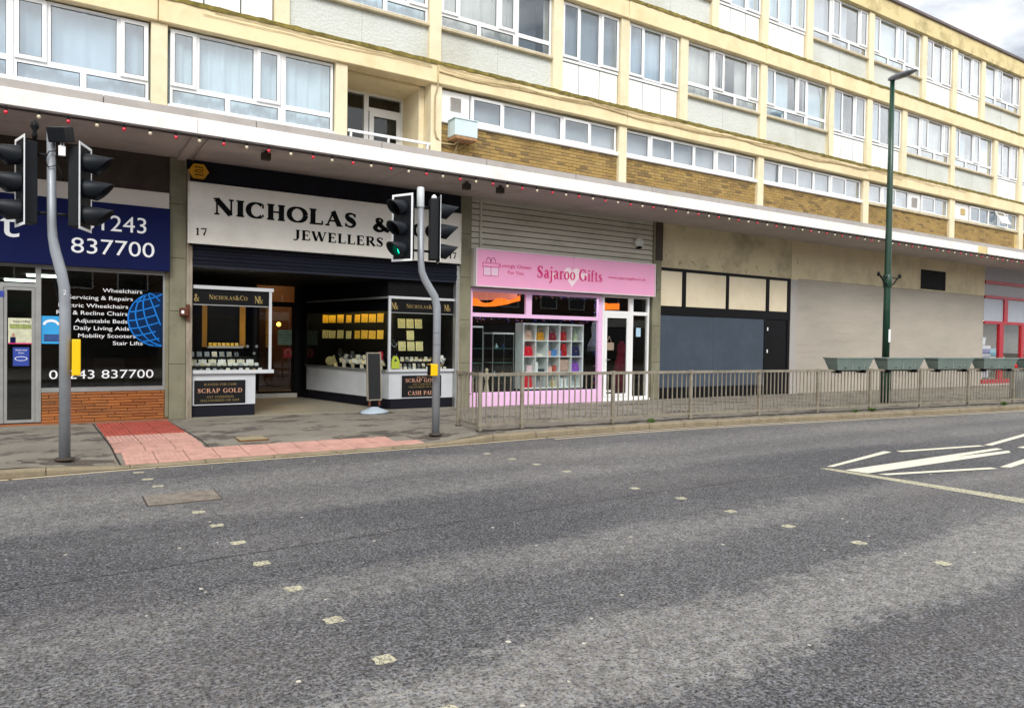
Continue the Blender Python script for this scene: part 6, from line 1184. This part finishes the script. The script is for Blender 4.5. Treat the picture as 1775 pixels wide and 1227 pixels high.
# ================================================================== OPPOSITE SIDE (behind the camera, seen in the glass)
op = thing('opposite_terrace', (12, -13, 0), 'two-storey brown brick terrace with dark windows on the other side of the street', 'terrace')
OB = mat_brick('brown_brick_wall', ['5a4032', '664838', '503a2e', '5e4436'])
put('wall', MB().box(-45, 75, -22, -13, -.1, 6.2), OB, op)
put('roof', MB().prism([(-22.4, 6.2), (-12.6, 6.2), (-17.5, 8.6)], 'x', -45.2, 75.2), ROOFTRIM, op)
DG = pm('dark_glazing', '14181c', .1, .1, 3, .0)
for i in range(20):
    x_ = -42 + 6 * i
    put('shop_window', MB().box(x_, x_ + 4.6, -13, -12.94, .4, 2.7), DG, op); put('fascia', MB().box(x_ - .2, x_ + 4.8, -12.99, -12.8, 2.8, 3.4), (BLUE, SIGNW, GREENP, RUST)[i % 4], op)
    for q_ in (0, 2.6):
        f_ = put('window', MB().ring(x_ + q_, x_ + q_ + 1.5, 4.0, 5.4, .07, -12.99, -12.92), UPVC, op); put('pane', MB().box(x_ + q_ + .07, x_ + q_ + 1.43, -12.98, -12.97, 4.07, 5.33), DG, f_)

CR = pm('crack_dark', '9a8c70', .9, .2, 9, .0); r5 = random.Random(21)
for i, (x_, z_) in enumerate(((14.95, 4.18), (15.5, 4.05), (16.0, 4.1), (16.7, 4.0), (17.3, 4.05), (17.8, 4.15), (18.5, 4.02), (19.0, 4.1), (19.6, 4.0), (20.2, 4.08), (20.83, 4.5))):
    P = [(x_, z_)]
    for j in range(8): P.append((P[-1][0] + r5.uniform(-.05, .07), P[-1][1] + r5.uniform(-.07, .05)))
    mb = MB(); yv = YW - .0325 - .02 * (x_ > 20.6)
    for (a, b) in zip(P, P[1:]):
        w_ = r5.uniform(.006, .022); mb.add([(a[0] - w_, yv, a[1]), (b[0] - w_ * .7, yv, b[1]), (b[0] + w_, yv, b[1]), (a[0] + w_ * .8, yv, a[1])], [(0, 1, 2, 3)])
    put('peeling_crack', mb, CR, vs_ if x_ < 20.6 else bw)
def grime_shade(x0, x1, off, w_, seed, m):
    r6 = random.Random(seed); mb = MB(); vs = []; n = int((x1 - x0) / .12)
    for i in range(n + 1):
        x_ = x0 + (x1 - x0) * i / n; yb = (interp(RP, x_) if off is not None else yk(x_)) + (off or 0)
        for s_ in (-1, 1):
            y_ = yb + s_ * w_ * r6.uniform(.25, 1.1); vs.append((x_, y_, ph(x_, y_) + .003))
    mb.add(vs, [(2 * i, 2 * i + 2, 2 * i + 3, 2 * i + 1) for i in range(n)]); put('grime_shade', mb, m, PAV)
SOIL = pm('dark_grime_shade', '3a332b', .95, .35, 7, .5, 60); SOIL2 = pm('stain_shade', '57504a', .9, .3, 5, .5, 80)
grime_shade(6.4, 36, .04, .13, 5, SOIL)  # dark soil strip, also painted in as contact shade under the railing
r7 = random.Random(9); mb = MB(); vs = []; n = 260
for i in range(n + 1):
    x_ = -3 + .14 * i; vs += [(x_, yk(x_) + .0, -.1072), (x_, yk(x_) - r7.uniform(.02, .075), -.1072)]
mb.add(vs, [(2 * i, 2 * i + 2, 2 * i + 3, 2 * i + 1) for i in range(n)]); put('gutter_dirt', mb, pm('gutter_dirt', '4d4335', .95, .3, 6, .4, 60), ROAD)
LEAF = pm('dead_leaf', '8a6a3a', .9, .4, 20, .0); mb = MB()
for i in range(150):
    x_ = r7.uniform(-1, 24); q_ = r7.random()
    if q_ < .5: y_, z_ = yk(x_) - abs(r7.gauss(0, .08)) - .02, -.104
    else: y_ = yk(x_) + r7.uniform(.15, .6); z_ = ph(x_, y_) + .008
    l_ = r7.uniform(.01, .03); a = r7.uniform(0, 6.3); mb.add([(x_ + l_ * math.cos(a + b), y_ + l_ * math.sin(a + b) * f, z_ + h) for b, f, h in ((0, 1, .0), (1.4, .6, .01), (3.1, 1, .002), (4.6, .6, .008))], [(0, 1, 2, 3)])
o = put('leaf_litter', mb, LEAF, ROAD); o['kind'] = 'stuff'

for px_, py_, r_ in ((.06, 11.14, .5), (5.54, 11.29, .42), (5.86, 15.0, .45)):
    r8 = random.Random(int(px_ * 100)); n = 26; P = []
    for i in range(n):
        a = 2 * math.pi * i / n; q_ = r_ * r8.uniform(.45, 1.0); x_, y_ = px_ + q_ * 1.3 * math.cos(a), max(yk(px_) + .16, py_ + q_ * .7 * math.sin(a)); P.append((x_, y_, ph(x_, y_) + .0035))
    put('grime_shade', MB().add([(px_, py_, ph(px_, py_) + .0035)] + P, [(0, 1 + i, 1 + (i + 1) % n) for i in range(n)]), SOIL2 if 'SOIL2' in globals() else SOIL, PAV)  # dark patches paint grime and contact shade round pole and sign feet
